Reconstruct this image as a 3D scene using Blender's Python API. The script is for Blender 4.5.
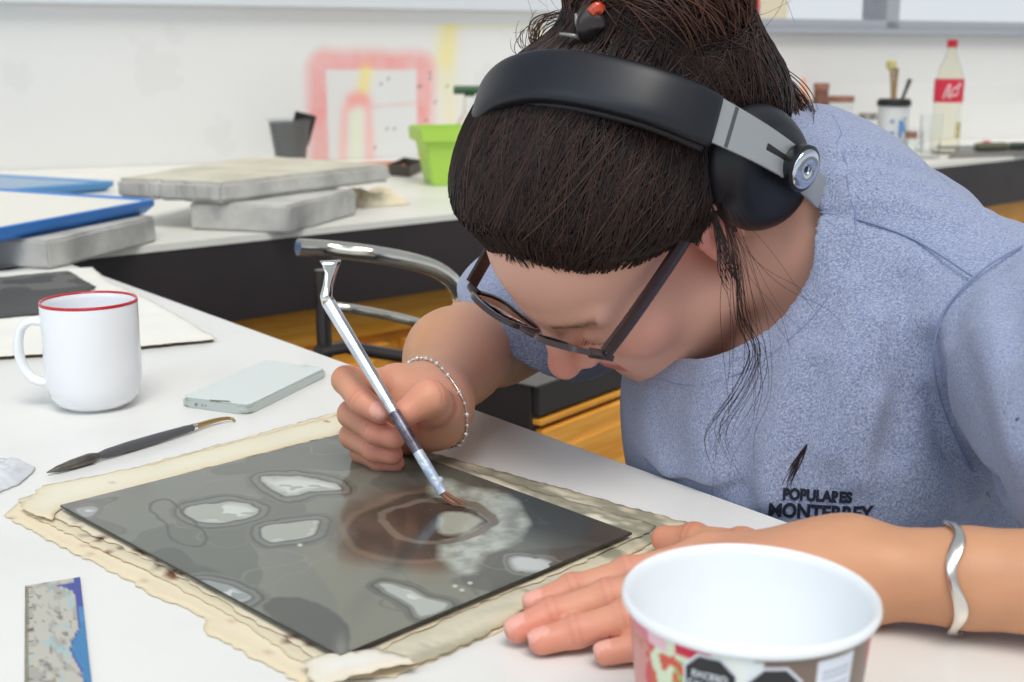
import bpy, bmesh, math, random
import numpy as np
from mathutils import Vector, Matrix
C = bpy.context
SC = C.scene
for o in list(bpy.data.objects): bpy.data.objects.remove(o)
COL = SC.collection
# ---------------------------------------------------------------- camera
PITCH = math.radians(12.8); FPX = 1240.0; CAMH = 1.05; TT = 0.75   # table top at 0.75 m
cam_d = bpy.data.cameras.new('camera'); cam = bpy.data.objects.new('camera', cam_d); COL.objects.link(cam)
cam.location = (0, 0, CAMH); cam.rotation_euler = (math.pi/2 - PITCH, 0, 0)
cam_d.sensor_width = 36.0; cam_d.lens = FPX/1024*36.0; cam_d.clip_start = 0.02
cam_d.dof.use_dof = True; cam_d.dof.focus_distance = 0.89; cam_d.dof.aperture_fstop = 10.0
SC.camera = cam
# ---------------------------------------------------------------- exposure, sky, sun, added fill
SC.view_settings.view_transform = 'Standard'; SC.view_settings.look = 'None'
SC.view_settings.gamma = 1; SC.view_settings.use_curve_mapping = False
SC.view_settings.exposure = 0.0
W = bpy.data.worlds.new('daylight'); SC.world = W; W.use_nodes = True
wn = W.node_tree; wn.nodes.clear()
wo = wn.nodes.new('ShaderNodeOutputWorld'); wb = wn.nodes.new('ShaderNodeBackground')
wtc = wn.nodes.new('ShaderNodeTexCoord'); wsx = wn.nodes.new('ShaderNodeSeparateXYZ'); wr = wn.nodes.new('ShaderNodeValToRGB')
wn.links.new(wtc.outputs['Generated'], wsx.inputs[0]); wn.links.new(wsx.outputs['Z'], wr.inputs[0])
wr.color_ramp.elements[0].position = 0.10; wr.color_ramp.elements[0].color = (1.45, 1.55, 1.65, 1)
wr.color_ramp.elements[1].position = 0.34; wr.color_ramp.elements[1].color = (0.84, 0.92, 1.0, 1)
wn.links.new(wr.outputs[0], wb.inputs[0]); wb.inputs[1].default_value = 0.49
wn.links.new(wb.outputs[0], wo.inputs[0])
sun_d = bpy.data.lights.new('sun', 'SUN'); sun = bpy.data.objects.new('sun', sun_d); COL.objects.link(sun)
sun_d.energy = 2.15; sun_d.angle = math.radians(32); sun_d.color = (1.0, 0.96, 0.9)
sun.rotation_euler = Vector((-0.12, 0.50, -0.95)).to_track_quat('-Z', 'Y').to_euler()   # travels this way
ar_d = bpy.data.lights.new('window_daylight', 'AREA'); ar = bpy.data.objects.new('window_daylight', ar_d); COL.objects.link(ar)
ar_d.shape = 'RECTANGLE'; ar_d.size = 2.4; ar_d.size_y = 1.2; ar_d.energy = 17; ar_d.color = (0.72, 0.87, 1.0)  # added cool fill lamp behind the camera, no window stands there
ar.location = (-1.2, -0.9, 2.3); ar.rotation_euler = (Vector((0.2, 0.9, 0.8))-Vector((-1.2, -0.9, 2.3))).to_track_quat('-Z', 'Z').to_euler()

# ---------------------------------------------------------------- helpers
cp, sp = math.cos(PITCH), math.sin(PITCH)
def Wp(px, py, zc):
    """a point of the place, from where it is seen and how far away it stands"""
    xc = (px-512)/FPX*zc; yc = -(py-341)/FPX*zc
    return Vector((xc, zc*cp + yc*sp, CAMH - zc*sp + yc*cp))
def Pt(px, py, z=TT):
    r = sp + (py-341)/FPX*cp
    return Wp(px, py, (CAMH-z)/r)
def tag(o, label, cat, group=None, kind=None):
    if label: o['label'] = label
    if cat: o['category'] = cat
    if group: o['group'] = group
    if kind: o['kind'] = kind
    return o
def thing(name, label, cat, loc=(0, 0, 0), rz=0.0, group=None):
    o = bpy.data.objects.new(name, None); COL.objects.link(o); o.empty_display_size = 0.02
    o.location = loc; o.rotation_euler = (0, 0, rz); tag(o, label, cat, group); return o
def link(name, me, mat=None, parent=None, smooth=True, world=False):
    o = bpy.data.objects.new(name, me); COL.objects.link(o)
    if mat is not None:
        for m in (mat if isinstance(mat, (list, tuple)) else [mat]): me.materials.append(m)
    if smooth and hasattr(me, 'polygons'):
        me.polygons.foreach_set('use_smooth', [True]*len(me.polygons))
    if parent is not None:
        o.parent = parent
        if world: 
            C.view_layer.update(); o.matrix_parent_inverse = parent.matrix_world.inverted()
    return o
def finish(name, bm, mat=None, parent=None, smooth=False, world=False, auto=None):
    bmesh.ops.recalc_face_normals(bm, faces=bm.faces)
    me = bpy.data.meshes.new(name); bm.to_mesh(me); bm.free()
    o = link(name, me, mat, parent, smooth or auto is not None, world)
    if auto is not None:
        me.set_sharp_from_angle(angle=math.radians(auto))
    return o
def box(bm, lo, hi, bev=0.0, M=None, seg=2):
    g = bmesh.ops.create_cube(bm, size=1.0); vs = g['verts']
    for v in vs:
        v.co = Vector([lo[i] + (v.co[i]+0.5)*(hi[i]-lo[i]) for i in range(3)])
    if bev > 0:
        es = list({e for v in vs for e in v.link_edges})
        r = bmesh.ops.bevel(bm, geom=es, offset=bev, segments=seg, affect='EDGES', profile=0.5)
        vs = list({v for f in r['faces'] for v in f.verts} | {v for v in vs if v.is_valid})
    if M is not None: bmesh.ops.transform(bm, matrix=M, verts=vs)
    return vs
def lathe(bm, prof, n=48, M=None, cap=False):
    rings = []; vs = []
    for r, z in prof:
        if r < 1e-6:
            v = bm.verts.new((0, 0, z)); rings.append([v]); vs.append(v)
        else:
            ring = [bm.verts.new((r*math.cos(2*math.pi*i/n), r*math.sin(2*math.pi*i/n), z)) for i in range(n)]
            rings.append(ring); vs += ring
    for a, b in zip(rings, rings[1:]):
        for i in range(n):
            j = (i+1) % n
            if len(a) == 1 and len(b) == 1: continue
            if len(a) == 1: bm.faces.new((a[0], b[i], b[j]))
            elif len(b) == 1: bm.faces.new((a[i], a[j], b[0]))
            else: bm.faces.new((a[i], a[j], b[j], b[i]))
    if cap:
        for rg in (rings[0], rings[-1]):
            if len(rg) > 1: bm.faces.new(rg)
    if M is not None: bmesh.ops.transform(bm, matrix=M, verts=vs)
    return vs
def frames(pts):
    pts = [Vector(p) for p in pts]; T = []
    for i in range(len(pts)):
        a = pts[max(0, i-1)]; b = pts[min(len(pts)-1, i+1)]; T.append((b-a).normalized())
    up = Vector((0, 0, 1)) if abs(T[0].z) < 0.9 else Vector((1, 0, 0))
    n = T[0].cross(up).normalized(); out = []
    for t in T:
        n = (n - t*n.dot(t)).normalized(); out.append((t, n, t.cross(n)))
    return pts, out
def tube(bm, pts, r, n=12, cap=True, flat=None):
    """sweep; r number or list; flat = list of (a,b) scale of the section"""
    pts, fr = frames(pts); rings = []; vs = []
    for i, (p, (t, u, v)) in enumerate(zip(pts, fr)):
        rr = r[i] if isinstance(r, (list, tuple)) else r
        fa, fb = flat[i] if flat else (1, 1)
        ring = [bm.verts.new(p + u*rr*fa*math.cos(2*math.pi*k/n) + v*rr*fb*math.sin(2*math.pi*k/n)) for k in range(n)]
        rings.append(ring); vs += ring
    for a, b in zip(rings, rings[1:]):
        for k in range(n):
            j = (k+1) % n; bm.faces.new((a[k], a[j], b[j], b[k]))
    if cap: bm.faces.new(rings[0]); bm.faces.new(rings[-1])
    return vs
def smooth_path(pts, n=8, closed=False):
    """Catmull-Rom through pts"""
    P = [Vector(p) for p in pts]; out = []; m = len(P)
    rng = range(m if closed else m-1)
    for i in rng:
        if closed: p0, p1, p2, p3 = P[(i-1) % m], P[i], P[(i+1) % m], P[(i+2) % m]
        else: p0, p1, p2, p3 = P[max(0, i-1)], P[i], P[i+1], P[min(m-1, i+2)]
        for k in range(n):
            t = k/n
            out.append(0.5*((2*p1) + (p2-p0)*t + (2*p0-5*p1+4*p2-p3)*t*t + (3*p1-p0-3*p2+p3)*t**3))
    if not closed: out.append(P[-1])
    return out
def rotz(a): return Matrix.Rotation(a, 4, 'Z')
def basis(o, x, y, z):
    M = Matrix.Identity(4)
    for i, c in enumerate((x, y, z, o)):
        for k in range(3): M[k][i] = c[k]
    return M
# ---------------------------------------------------------------- materials
def mat(name, col, rough=0.5, metal=0.0, spec=0.5, **kw):
    m = bpy.data.materials.new(name); m.use_nodes = True
    b = m.node_tree.nodes['Principled BSDF']
    b.inputs['Base Color'].default_value = (*col[:3], 1); b.inputs['Roughness'].default_value = rough
    b.inputs['Metallic'].default_value = metal; b.inputs['Specular IOR Level'].default_value = spec
    for k, v in kw.items():
        b.inputs[{'trans': 'Transmission Weight', 'ior': 'IOR', 'coat': 'Coat Weight', 'sheen': 'Sheen Weight', 'sss': 'Subsurface Weight',
                  'emit': 'Emission Strength', 'ecol': 'Emission Color', 'alpha': 'Alpha', 'aniso': 'Anisotropic'}[k]].default_value = v
    return m
def s2l(r, g, b):
    f = lambda c: (c/255/12.92) if c/255 <= 0.04045 else ((c/255+0.055)/1.055)**2.4
    return (f(r), f(g), f(b))
def nd(m, t, **props):
    n = m.node_tree.nodes.new(t)
    for k, v in props.items(): setattr(n, k, v)
    return n
def lk(m, a, b): m.node_tree.links.new(a, b)
def noise_mix(m, c1, c2, scale=10, detail=4, lo=0.35, hi=0.65, coord='Object', scl=None, rough=0.6, bump=0.0, bscale=None, dist=0.0):
    """base colour = two colours mixed through noise; optional bump"""
    b = m.node_tree.nodes['Principled BSDF']
    tc = nd(m, 'ShaderNodeTexCoord'); mp = nd(m, 'ShaderNodeMapping'); lk(m, tc.outputs[coord], mp.inputs[0])
    if scl: mp.inputs['Scale'].default_value = scl
    n = nd(m, 'ShaderNodeTexNoise'); n.inputs['Scale'].default_value = scale; n.inputs['Detail'].default_value = detail
    n.inputs['Roughness'].default_value = rough; n.inputs['Distortion'].default_value = dist; lk(m, mp.outputs[0], n.inputs['Vector'])
    r = nd(m, 'ShaderNodeValToRGB'); lk(m, n.outputs['Fac'], r.inputs[0])
    r.color_ramp.elements[0].position = lo; r.color_ramp.elements[0].color = (*c1, 1)
    r.color_ramp.elements[1].position = hi; r.color_ramp.elements[1].color = (*c2, 1)
    lk(m, r.outputs[0], b.inputs['Base Color'])
    if bump:
        n2 = nd(m, 'ShaderNodeTexNoise'); n2.inputs['Scale'].default_value = bscale or scale; n2.inputs['Detail'].default_value = 5
        lk(m, mp.outputs[0], n2.inputs['Vector']); bp = nd(m, 'ShaderNodeBump'); bp.inputs['Strength'].default_value = bump; bp.inputs['Distance'].default_value = 0.002
        lk(m, n2.outputs['Fac'], bp.inputs['Height']); lk(m, bp.outputs[0], b.inputs['Normal'])
    return m
def attr_mat(name, attr='Col', rough=0.5, **kw):
    m = mat(name, (1, 1, 1), rough, **kw); a = nd(m, 'ShaderNodeAttribute', attribute_name=attr)
    lk(m, a.outputs['Color'], m.node_tree.nodes['Principled BSDF'].inputs['Base Color']); return m
def set_col(me, cols, name='Col'):
    a = me.color_attributes.new(name, 'FLOAT_COLOR', 'POINT')
    cc = np.ones((len(me.vertices), 4), np.float32); cc[:, :3] = cols; a.data.foreach_set('color', cc.ravel())
def fbm(x, y, seed=0, octs=4, f=1.0):
    """cheap smooth value noise, numpy, -1..1"""
    rs = np.random.RandomState(seed); tab = rs.rand(256, 256); out = np.zeros_like(x, dtype=float); amp = 0.5; tot = 0
    for o in range(octs):
        X = x*f + 17.3*o; Y = y*f + 5.1*o; xi = np.floor(X).astype(int); yi = np.floor(Y).astype(int); u = X-xi; v = Y-yi
        u = u*u*(3-2*u); v = v*v*(3-2*v); g = lambda a, b: tab[(xi+a) % 256, (yi+b) % 256]
        out += amp*((g(0, 0)*(1-u)+g(1, 0)*u)*(1-v)+(g(0, 1)*(1-u)+g(1, 1)*u)*v); tot += amp; amp *= 0.5; f *= 2
    return out/tot*2-1
def mesh_pydata(name, V, F):
    me = bpy.data.meshes.new(name); me.from_pydata([tuple(v) for v in V], [], [tuple(f) for f in F]); me.update(); return me
# plain materials
M = {}
M['white_ceramic'] = mat('white_ceramic', s2l(238, 240, 244), 0.12)
M['red_glaze'] = mat('red_glaze', s2l(190, 40, 50), 0.2)
M['chrome'] = mat('chrome', (0.82, 0.80, 0.76), 0.12, 1.0)
M['black_rubber'] = mat('black_rubber', (0.012, 0.012, 0.014), 0.5)
M['grey_metal'] = mat('grey_metal', (0.55, 0.56, 0.58), 0.3, 1.0)
M['dark_panel'] = noise_mix(mat('dark_panel', (0.03, 0.025, 0.025), 0.45), s2l(42, 35, 36), s2l(52, 44, 44), 3)
M['counter_white'] = noise_mix(mat('counter_white', (0.8, 0.8, 0.78), 0.35), s2l(226, 224, 214), s2l(236, 234, 226), 3)
M['wood'] = noise_mix(mat('wood', (0.5, 0.25, 0.05), 0.4), s2l(224, 148, 44), s2l(246, 178, 74), 4, 6, scl=(1, 1, 14), dist=0.6)
M['stone'] = noise_mix(mat('stone', (0.4, 0.4, 0.38), 0.9), s2l(158, 156, 152), s2l(214, 212, 206), 9, 8, 0.3, 0.7, bump=0.5, bscale=60)
M['paper'] = noise_mix(mat('paper', (0.8, 0.8, 0.75), 0.8), s2l(228, 222, 202), s2l(240, 236, 224), 6)
# ================================================================ THE ROOM
J1 = Pt(330, 160); J2 = Pt(1000, 138.5)
wd = (J2-J1).normalized(); wn_ = Vector((wd.y, -wd.x, 0))           # along the wall; wall normal towards the room
if wn_.y > 0: wn_ = -wn_
def wall_pt(px, py):
    """point of the wall plane seen at px, py"""
    d = (Wp(px, py, 1.0) - Vector((0, 0, CAMH))); o = Vector((0, 0, CAMH))
    t = (J1-o).dot(wn_)/d.dot(wn_); return o + d*t
def wall_uv(p): return ((p-J1).dot(wd), p.z)
sill_z = wall_pt(900, 29).z
u_l = wall_uv(wall_pt(748, 10))[0]; u_r = u_l + 2.6
WU0, WU1, WZ1 = -4.2, 6.2, 2.7
# wall colour incl. the old spray paint on it (a fine grid where the paint is)
def wall_paint(U, Z):
    base = np.array(s2l(228, 227, 225)); col = np.tile(base, U.shape+(1,)).astype(float)
    n = fbm(U, Z, 3, 5, 1.2)[..., None]; col *= 1+0.035*n
    m = fbm(U, Z, 9, 5, 6)[..., None]; col *= np.where(m > 0.42, 0.96, 1.0)
    def uvp(px, py): return wall_uv(wall_pt(px, py))
    def blend(mask, c, a):
        nonlocal col
        k = (np.clip(mask, 0, 1)*a)[..., None]; col = col*(1-k) + np.array(s2l(*c))*k
    wob = 0.012*fbm(U, Z, 21, 3, 9)
    def halo(x0, y0, x1, y1, w, c, a, inner=True, soft=0.5):
        (u0, z1), (u1, z0) = uvp(x0, y0), uvp(x1, y1); z1 = (z1+uvp(x1, y0)[1])/2
        dx = np.maximum(u0-U, U-u1); dz = np.maximum(z0-Z, Z-z1); d = np.where((dx > 0) & (dz > 0), np.hypot(dx, dz), np.maximum(dx, dz))+wob*0.6
        out = np.clip((w - d)/(w*soft), 0, 1)*np.clip(d/0.006+1, 0, 1); out = np.where(d < -0.006, 0, out)
        blend(out*(0.82+0.25*fbm(U, Z, 5, 4, 30)), c, a)
    def streak(pts, w, c, a):
        P = [np.array(uvp(*p)) for p in pts]; best = np.full(U.shape, 9.0)
        for p, q in zip(P, P[1:]):
            d = q-p; t = np.clip(((U-p[0])*d[0]+(Z-p[1])*d[1])/(d@d), 0, 1)
            best = np.minimum(best, np.hypot(U-p[0]-t*d[0], Z-p[1]-t*d[1]))
        blend(np.exp(-((best+wob*0.4)/w)**2), c, a)
    streak([(445, 30), (447, 80), (450, 120)], 0.035, (240, 226, 130), 0.35)
    streak([(452, 22), (520, 20), (538, 24), (540, 60)], 0.02, (240, 222, 120), 0.4)
    streak([(452, 22), (446, 60)], 0.03, (240, 222, 120), 0.5)
    halo(326, 70, 418, 170, 0.075, (238, 146, 142), 0.85)
    (ua, za), (ub, zb) = uvp(326, 70), uvp(418, 170)
    ins = ((U > ua) & (U < ub) & (Z < za) & (Z > zb-0.2)).astype(float); blend(ins, (222, 223, 222), 0.8)
    streak([(366, 72), (363, 92)], 0.02, (240, 224, 130), 0.8)
    streak([(343, 158), (345, 112), (358, 96), (368, 104), (370, 160)], 0.016, (240, 180, 172), 0.75)
    streak([(352, 100), (364, 100)], 0.022, (240, 160, 150), 0.8)
    streak([(372, 107), (416, 103)], 0.006, (226, 180, 174), 0.5)
    streak([(356, 158), (357, 116)], 0.02, (226, 232, 200), 0.7)
    rs = np.random.RandomState(4)
    for k in range(26):
        px, py = rs.uniform(370, 470), rs.uniform(72, 150); u, z = uvp(px, py); r = rs.uniform(0.002, 0.006)
        blend((np.hypot(U-u, Z-z) < r).astype(float), (120, 70, 70) if k % 2 else (90, 95, 90), 0.7)
    return col
us = np.concatenate([np.linspace(WU0, -1.2, 14)[:-1], np.arange(-1.2, 0.9, 0.008), np.linspace(0.9, u_l, 6)[1:], np.linspace(u_l, u_r, 5)[1:], np.linspace(u_r, WU1, 5)[1:]])
zs = np.concatenate([np.linspace(0, 0.72, 3)[:-1], np.arange(0.72, sill_z, 0.008), [sill_z]])
def wall_grid(us, zs):
    U, Z = np.meshgrid(us, zs, indexing='ij'); V = [(J1 + wd*float(u) + Vector((0, 0, float(z)-TT))) for u, z in zip(U.ravel(), Z.ravel())]
    nz = len(zs); F = [(i*nz+j, (i+1)*nz+j, (i+1)*nz+j+1, i*nz+j+1) for i in range(len(us)-1) for j in range(nz-1)]
    return V, F, wall_paint(U, Z).reshape(-1, 3)
V, F, CC = wall_grid(us, zs)
# plain wall left of the windows and over them
def addquad(u0, u1, z0, z1):
    global CC
    k = len(V)
    for u, z in ((u0, z0), (u1, z0), (u1, z1), (u0, z1)): V.append(J1+wd*u+Vector((0, 0, z-TT)))
    F.append((k, k+1, k+2, k+3)); CC = np.vstack([CC, np.tile(s2l(228, 227, 225), (4, 1))])
for q in ((WU0, u_l, sill_z, 2.5), (u_r, WU1, sill_z, 2.5), (WU0, WU1, 2.5, WZ1)): addquad(*q)
me = mesh_pydata('wall_back', V, F); set_col(me, CC)
mw = attr_mat('wall_paint', rough=0.85)
wall = link('wall_back', me, mw, smooth=False); wall['kind'] = 'structure'
so = wall.modifiers.new('depth', 'SOLIDIFY'); so.thickness = 0.16; so.offset = -1.0
# is the thickness on the outside?  normal of faces decides
nrm = me.polygons[0].normal
if nrm.dot(wn_) < 0: me.flip_normals()
MW = basis(J1-Vector((0, 0, TT)), wd, -wn_, Vector((0, 0, 1)))      # local x along wall, y outward, z up
def wbox(name, u0, u1, y0, y1, z0, z1, m, parent=None, bev=0.0):
    bm = bmesh.new(); box(bm, (u0, y0, z0), (u1, y1, z1), bev, MW); return finish(name, bm, m, parent)
alu = mat('window_aluminium', s2l(178, 182, 190), 0.45, 0.3)
glass = mat('window_glass', (1, 1, 1), 0.0, trans=1.0, ior=1.02, spec=0.2)
def window(n, u0, u1, mull):
    f = bmesh.new(); fw = 0.03
    for q in ((u0, u1, sill_z, sill_z+fw), (u0, u1, 2.5-fw, 2.5), (u0, u0+fw, sill_z, 2.5), (u1-fw, u1, sill_z, 2.5)) + tuple((m-0.03, m+0.03, sill_z, 2.5) for m in mull):
        box(f, (q[0], -0.02, q[2]), (q[1], 0.12, q[3]), 0.004, MW)
    w = finish('window_%d' % n, f, alu); w['kind'] = 'structure'
    wbox('window_pane', u0+fw/2, u1-fw/2, 0.05, 0.056, sill_z+fw/2, 2.5-fw/2, glass, w)
    wbox('window_sill', u0-0.02, u1+0.02, -0.03, 0.03, sill_z-0.022, sill_z, alu, w, 0.004)
window(1, u_l, u_r, (wall_uv(wall_pt(890, 10))[0],))
lz = wall_pt(470, 11).z; le = wall_uv(wall_pt(640, 10))[0]
tr = wbox('trim_1', WU0, le, -0.035, -0.0005, lz, lz+0.16, mat('ledge_paint', s2l(216, 220, 226), 0.5), None, 0.006); tr['kind'] = 'structure'
bm = bmesh.new(); box(bm, (-6, -1.5, -0.1), (8, 9, 0.0)); fl = finish('floor', bm, noise_mix(mat('floor_concrete', (0.3, 0.3, 0.3), 0.6), s2l(120, 118, 114), s2l(142, 140, 136), 2)); fl['kind'] = 'structure'
# outside the windows: a cream house and a brown low wall across the street
bm = bmesh.new(); box(bm, (0, 3.5, 0), (1.9, 6.5, 1.67), 0.01, MW); hs = finish('neighbouring_house', bm, mat('pink_plaster', s2l(214, 190, 186), 0.9)); tag(hs, 'low pinkish building seen through the window behind the plastic bottle', 'building')
bm = bmesh.new(); box(bm, (2.1, 4.0, 0), (4.5, 6.0, 3.4), 0.01, MW); hs = finish('neighbouring_house', bm, mat('cream_plaster', s2l(248, 236, 208), 0.9)); tag(hs, 'cream house wall seen through the right end of the window', 'building')
# red post by the window
p = wall_pt(736, 10); u, z = wall_uv(p)
bm = bmesh.new(); w_ = 0.038; box(bm, (u-w_, -0.10, sill_z+0.012), (u+w_, -0.03, sill_z+0.32), 0.02, MW, 3)
ex = finish('fire_extinguisher', bm, mat('red_enamel', s2l(190, 30, 40), 0.35), auto=40); tag(ex, 'red enamelled canister hanging on the wall left of the window', 'canister')
bm = bmesh.new(); lathe(bm, [(0, 0), (0.014, 0), (0.014, 0.03), (0, 0.03)], 16, MW@Matrix.Translation((u, -0.065, sill_z+0.32))); finish('valve', bm, M['grey_metal'], ex)

# ---------------------------------------------------------------- long counter along the wall
CA = Pt(123, 248); CB = Pt(1024, 155); cd = (CB-CA).normalized(); cn = Vector((-cd.y, cd.x, 0))
if cn.y < 0: cn = -cn                                                 # cn: away from us, towards the wall
def cpt(s, t, z): return CA + cd*s + cn*t + Vector((0, 0, z-TT))
def wall_hit(s, t0=0):                                                # distance from the counter front to the wall at s
    p = CA+cd*s; return (J1-p).dot(wn_)/cn.dot(wn_)
S0, S1 = -0.62, (CB-CA).length+1.2
ct = thing('wall_counter', 'long white topped wall counter with dark apron and orange wooden drawers', 'counter', tuple(cpt(1.5, 0.4, 0)))
bm = bmesh.new()
n = 12; a = []; 
for i in range(n+1):
    s = S0+(S1-S0)*i/n; w = wall_hit(s)-0.004
    a.append([bm.verts.new(cpt(s, 0, TT)), bm.verts.new(cpt(s, w, TT)), bm.verts.new(cpt(s, w, TT-0.012)), bm.verts.new(cpt(s, 0, TT-0.012))])
for x, y in zip(a, a[1:]):
    for k in range(4): bm.faces.new((x[k], x[(k+1) % 4], y[(k+1) % 4], y[k]))
bm.faces.new(a[0]); bm.faces.new(a[-1])
finish('worktop', bm, M['counter_white'], ct, world=True)
MC = basis(CA-Vector((0, 0, TT)), cd, cn, Vector((0, 0, 1)))
bm = bmesh.new(); box(bm, (S0, 0.002, 0.60), (S1, 0.03, TT-0.0121), 0.001, MC); finish('apron', bm, M['dark_panel'], ct, world=True)
bm = bmesh.new(); box(bm, (S0, 0.07, 0.06), (S1, 0.62, 0.599), 0.0, MC); box(bm, (S0, 0.050, 0.52), (S1, 0.07, 0.599), 0.0, MC)
finish('carcass', bm, M['wood'], ct, world=True)
k = 0; s = S0+0.02
while s < S1-0.5:
    for z0, z1 in ((0.32, 0.50), (0.08, 0.305)):
        bm = bmesh.new(); box(bm, (s, 0.045, z0), (s+0.56, 0.069, z1), 0.004, MC); box(bm, (s+0.04, 0.038, z0+0.03), (s+0.52, 0.0449, z1-0.03), 0.003, MC)
        d = finish('drawer', bm, M['wood'], ct, world=True)
    s += 0.60
# ---------------------------------------------------------------- work table
A0 = Pt(70, 263.5); B0 = Pt(700, 490); td = (B0-A0).normalized(); tn = Vector((td.y, -td.x, 0))
if tn.y > 0: tn = -tn                                                 # tn: towards the camera side
tb = thing('work_table', 'large white laminate work table with grey scuffs filling the foreground', 'table', (0, 0.5, 0))
MT = basis(A0-Vector((0, 0, TT)), td, tn, Vector((0, 0, 1)))
TL = 3.1
mt = mat('table_laminate', s2l(232, 232, 228), 0.28)
noise_mix(mt, s2l(225, 224, 220), s2l(231, 230, 226), 5, 8, 0.3, 0.5)
bm = bmesh.new(); box(bm, (0.0, 0, TT-0.03), (TL, 1.75, TT), 0.002, MT)
finish('tabletop', bm, mt, tb, world=True)
for x, y in ((0.5, 0.22), (TL-0.1, 0.12), (0.5, 1.6), (TL-0.1, 1.6)):
    bm = bmesh.new(); box(bm, (x-0.025, y-0.025, 0), (x+0.025, y+0.025, TT-0.0301), 0.003, MT); finish('leg', bm, M['grey_metal'], tb, world=True)
# ================================================================ THINGS ON THE COUNTER
def slab_from(name, px, z0, th, m, label, cat, group=None, bev=0.004, dist=0.0, seed=1):
    """a thick slab whose four top corners stand where px shows them, at height z0+th"""
    c = [Pt(x, y, z0+th) for x, y in px]
    bm = bmesh.new(); N = 14; rs = random.Random(seed); top = {}; bot = {}
    def pos(i, j):
        u, v = i/N, j/N
        return c[0]*(1-u)*(1-v) + c[1]*u*(1-v) + c[2]*u*v + c[3]*(1-u)*v
    ctr = pos(N/2, N/2)
    for i in range(N+1):
        for j in range(N+1):
            p = pos(i, j); e = i in (0, N) or j in (0, N)
            if e: p = p + Vector((rs.uniform(-1, 1), rs.uniform(-1, 1), 0))*dist
            top[i, j] = bm.verts.new(p)
            if e: 
                q = p + Vector((0, 0, -th)) + (p-ctr).normalized()*rs.uniform(-1, 1)*dist*0.5; bot[i, j] = bm.verts.new(q)
    for i in range(N):
        for j in range(N): bm.faces.new((top[i, j], top[i+1, j], top[i+1, j+1], top[i, j+1]))
    ring = [(i, 0) for i in range(N)]+[(N, j) for j in range(N)]+[(i, N) for i in range(N, 0, -1)]+[(0, j) for j in range(N, 0, -1)]
    for a, b in zip(ring, ring[1:]+ring[:1]): bm.faces.new((top[a], top[b], bot[b], bot[a]))
    bm.faces.new([bot[r] for r in ring])
    bmesh.ops.recalc_face_normals(bm, faces=bm.faces)
    es = [e for e in bm.edges if len(e.link_faces) == 2 and e.calc_face_angle(0) > 0.8]
    if bev: bmesh.ops.bevel(bm, geom=es, offset=bev, segments=2, affect='EDGES')
    o = finish(name, bm, m, auto=35)
    if label: tag(o, label, cat, group)
    return o
stone_top = noise_mix(mat('stone_worn', (0.5, 0.5, 0.45), 0.85), s2l(186, 180, 160), s2l(220, 214, 196), 7, 8, 0.3, 0.65, bump=0.3, bscale=50)
slab_from('litho_stone', [(-90, 232), (48, 241), (156, 216), (60, 203)], TT+0.0003, 0.043, M['stone'], 'grey litho stone slab under the blue edged white tray at the left', 'stone slab', bev=0.004, dist=0.003, seed=3)
slab_from('litho_stone', [(190, 202), (288, 205.5), (357, 189), (262, 184)], TT+0.0003, 0.050, M['stone'], 'smaller thick grey stone block, lower one of the two stacked slabs', 'stone slab', dist=0.002, seed=4)
z2 = TT+0.0515
def top_slab():
    o = slab_from('litho_stone', [(115, 178), (222, 182.5), (388, 164), (258, 155)], z2, 0.037, [M['stone'], stone_top], 'broad chipped grey stone slab lying on top of the smaller block', 'stone slab', bev=0.007, dist=0.006, seed=9)
    for f in o.data.polygons:
        if f.normal.z > 0.9: f.material_index = 1
top_slab()
blue = mat('blue_plastic', s2l(38, 122, 205), 0.35); blue2 = mat('pale_blue_plastic', s2l(92, 150, 205), 0.45)
def tray(px, z0, th, rim, mrim, mtop, label):
    t = thing('tray', label, 'tray', tuple(Pt(*px[0], z0)))
    c = [Pt(x, y, z0+th) for x, y in px]; ctr = sum(c, Vector())/4
    cn_ = [[p + (q-p)*(rim/(q-p).length) for q in (c[(i+1) % 4], c[(i-1) % 4])] for i, p in enumerate(c)]
    def loop(off, z):
        out = []
        for i, p in enumerate(c):
            pr, nx = c[(i-1) % 4], c[(i+1) % 4]; a = (pr-p).normalized(); b = (nx-p).normalized()
            k = p + (a+b)*off; r = 0.02
            for s in range(5):
                th_ = s/4; q = k + a*r*(1-th_)**2 + b*r*th_**2
                out.append(Vector((q.x, q.y, z)))
        return out
    bm = bmesh.new()
    L = [[bm.verts.new(p) for p in loop(o_, z_)] for o_, z_ in ((0.012, z0), (0.0, z0+th*0.55), (0.0, z0+th), (rim, z0+th), (rim+0.002, z0+th-0.004))]
    for A, B in zip(L, L[1:]):
        for i in range(len(A)): bm.faces.new((A[i], A[(i+1) % len(A)], B[(i+1) % len(A)], B[i]))
    bm.faces.new(L[0]); finish('rim', bm, mrim, t, world=True, auto=50)
    bm = bmesh.new(); bm.faces.new([bm.verts.new(p) for p in loop(rim+0.001, z0+th-0.003)]); finish('panel', bm, mtop, t, world=True)
    return t
tray([(-330, 226), (-120, 250), (158, 199), (-80, 183)], TT+0.0445, 0.022, 0.01, blue, mat('white_board', s2l(236, 232, 220), 0.4), 'white tray with a bright blue rim resting on the left stone slab')
tray([(-250, 190), (-160, 203), (117, 181), (-40, 172)], TT+0.001, 0.022, 0.02, blue2, mat('grey_blue_panel', s2l(150, 174, 196), 0.5), 'faded pale blue tray lying at the back behind the white tray')
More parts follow.
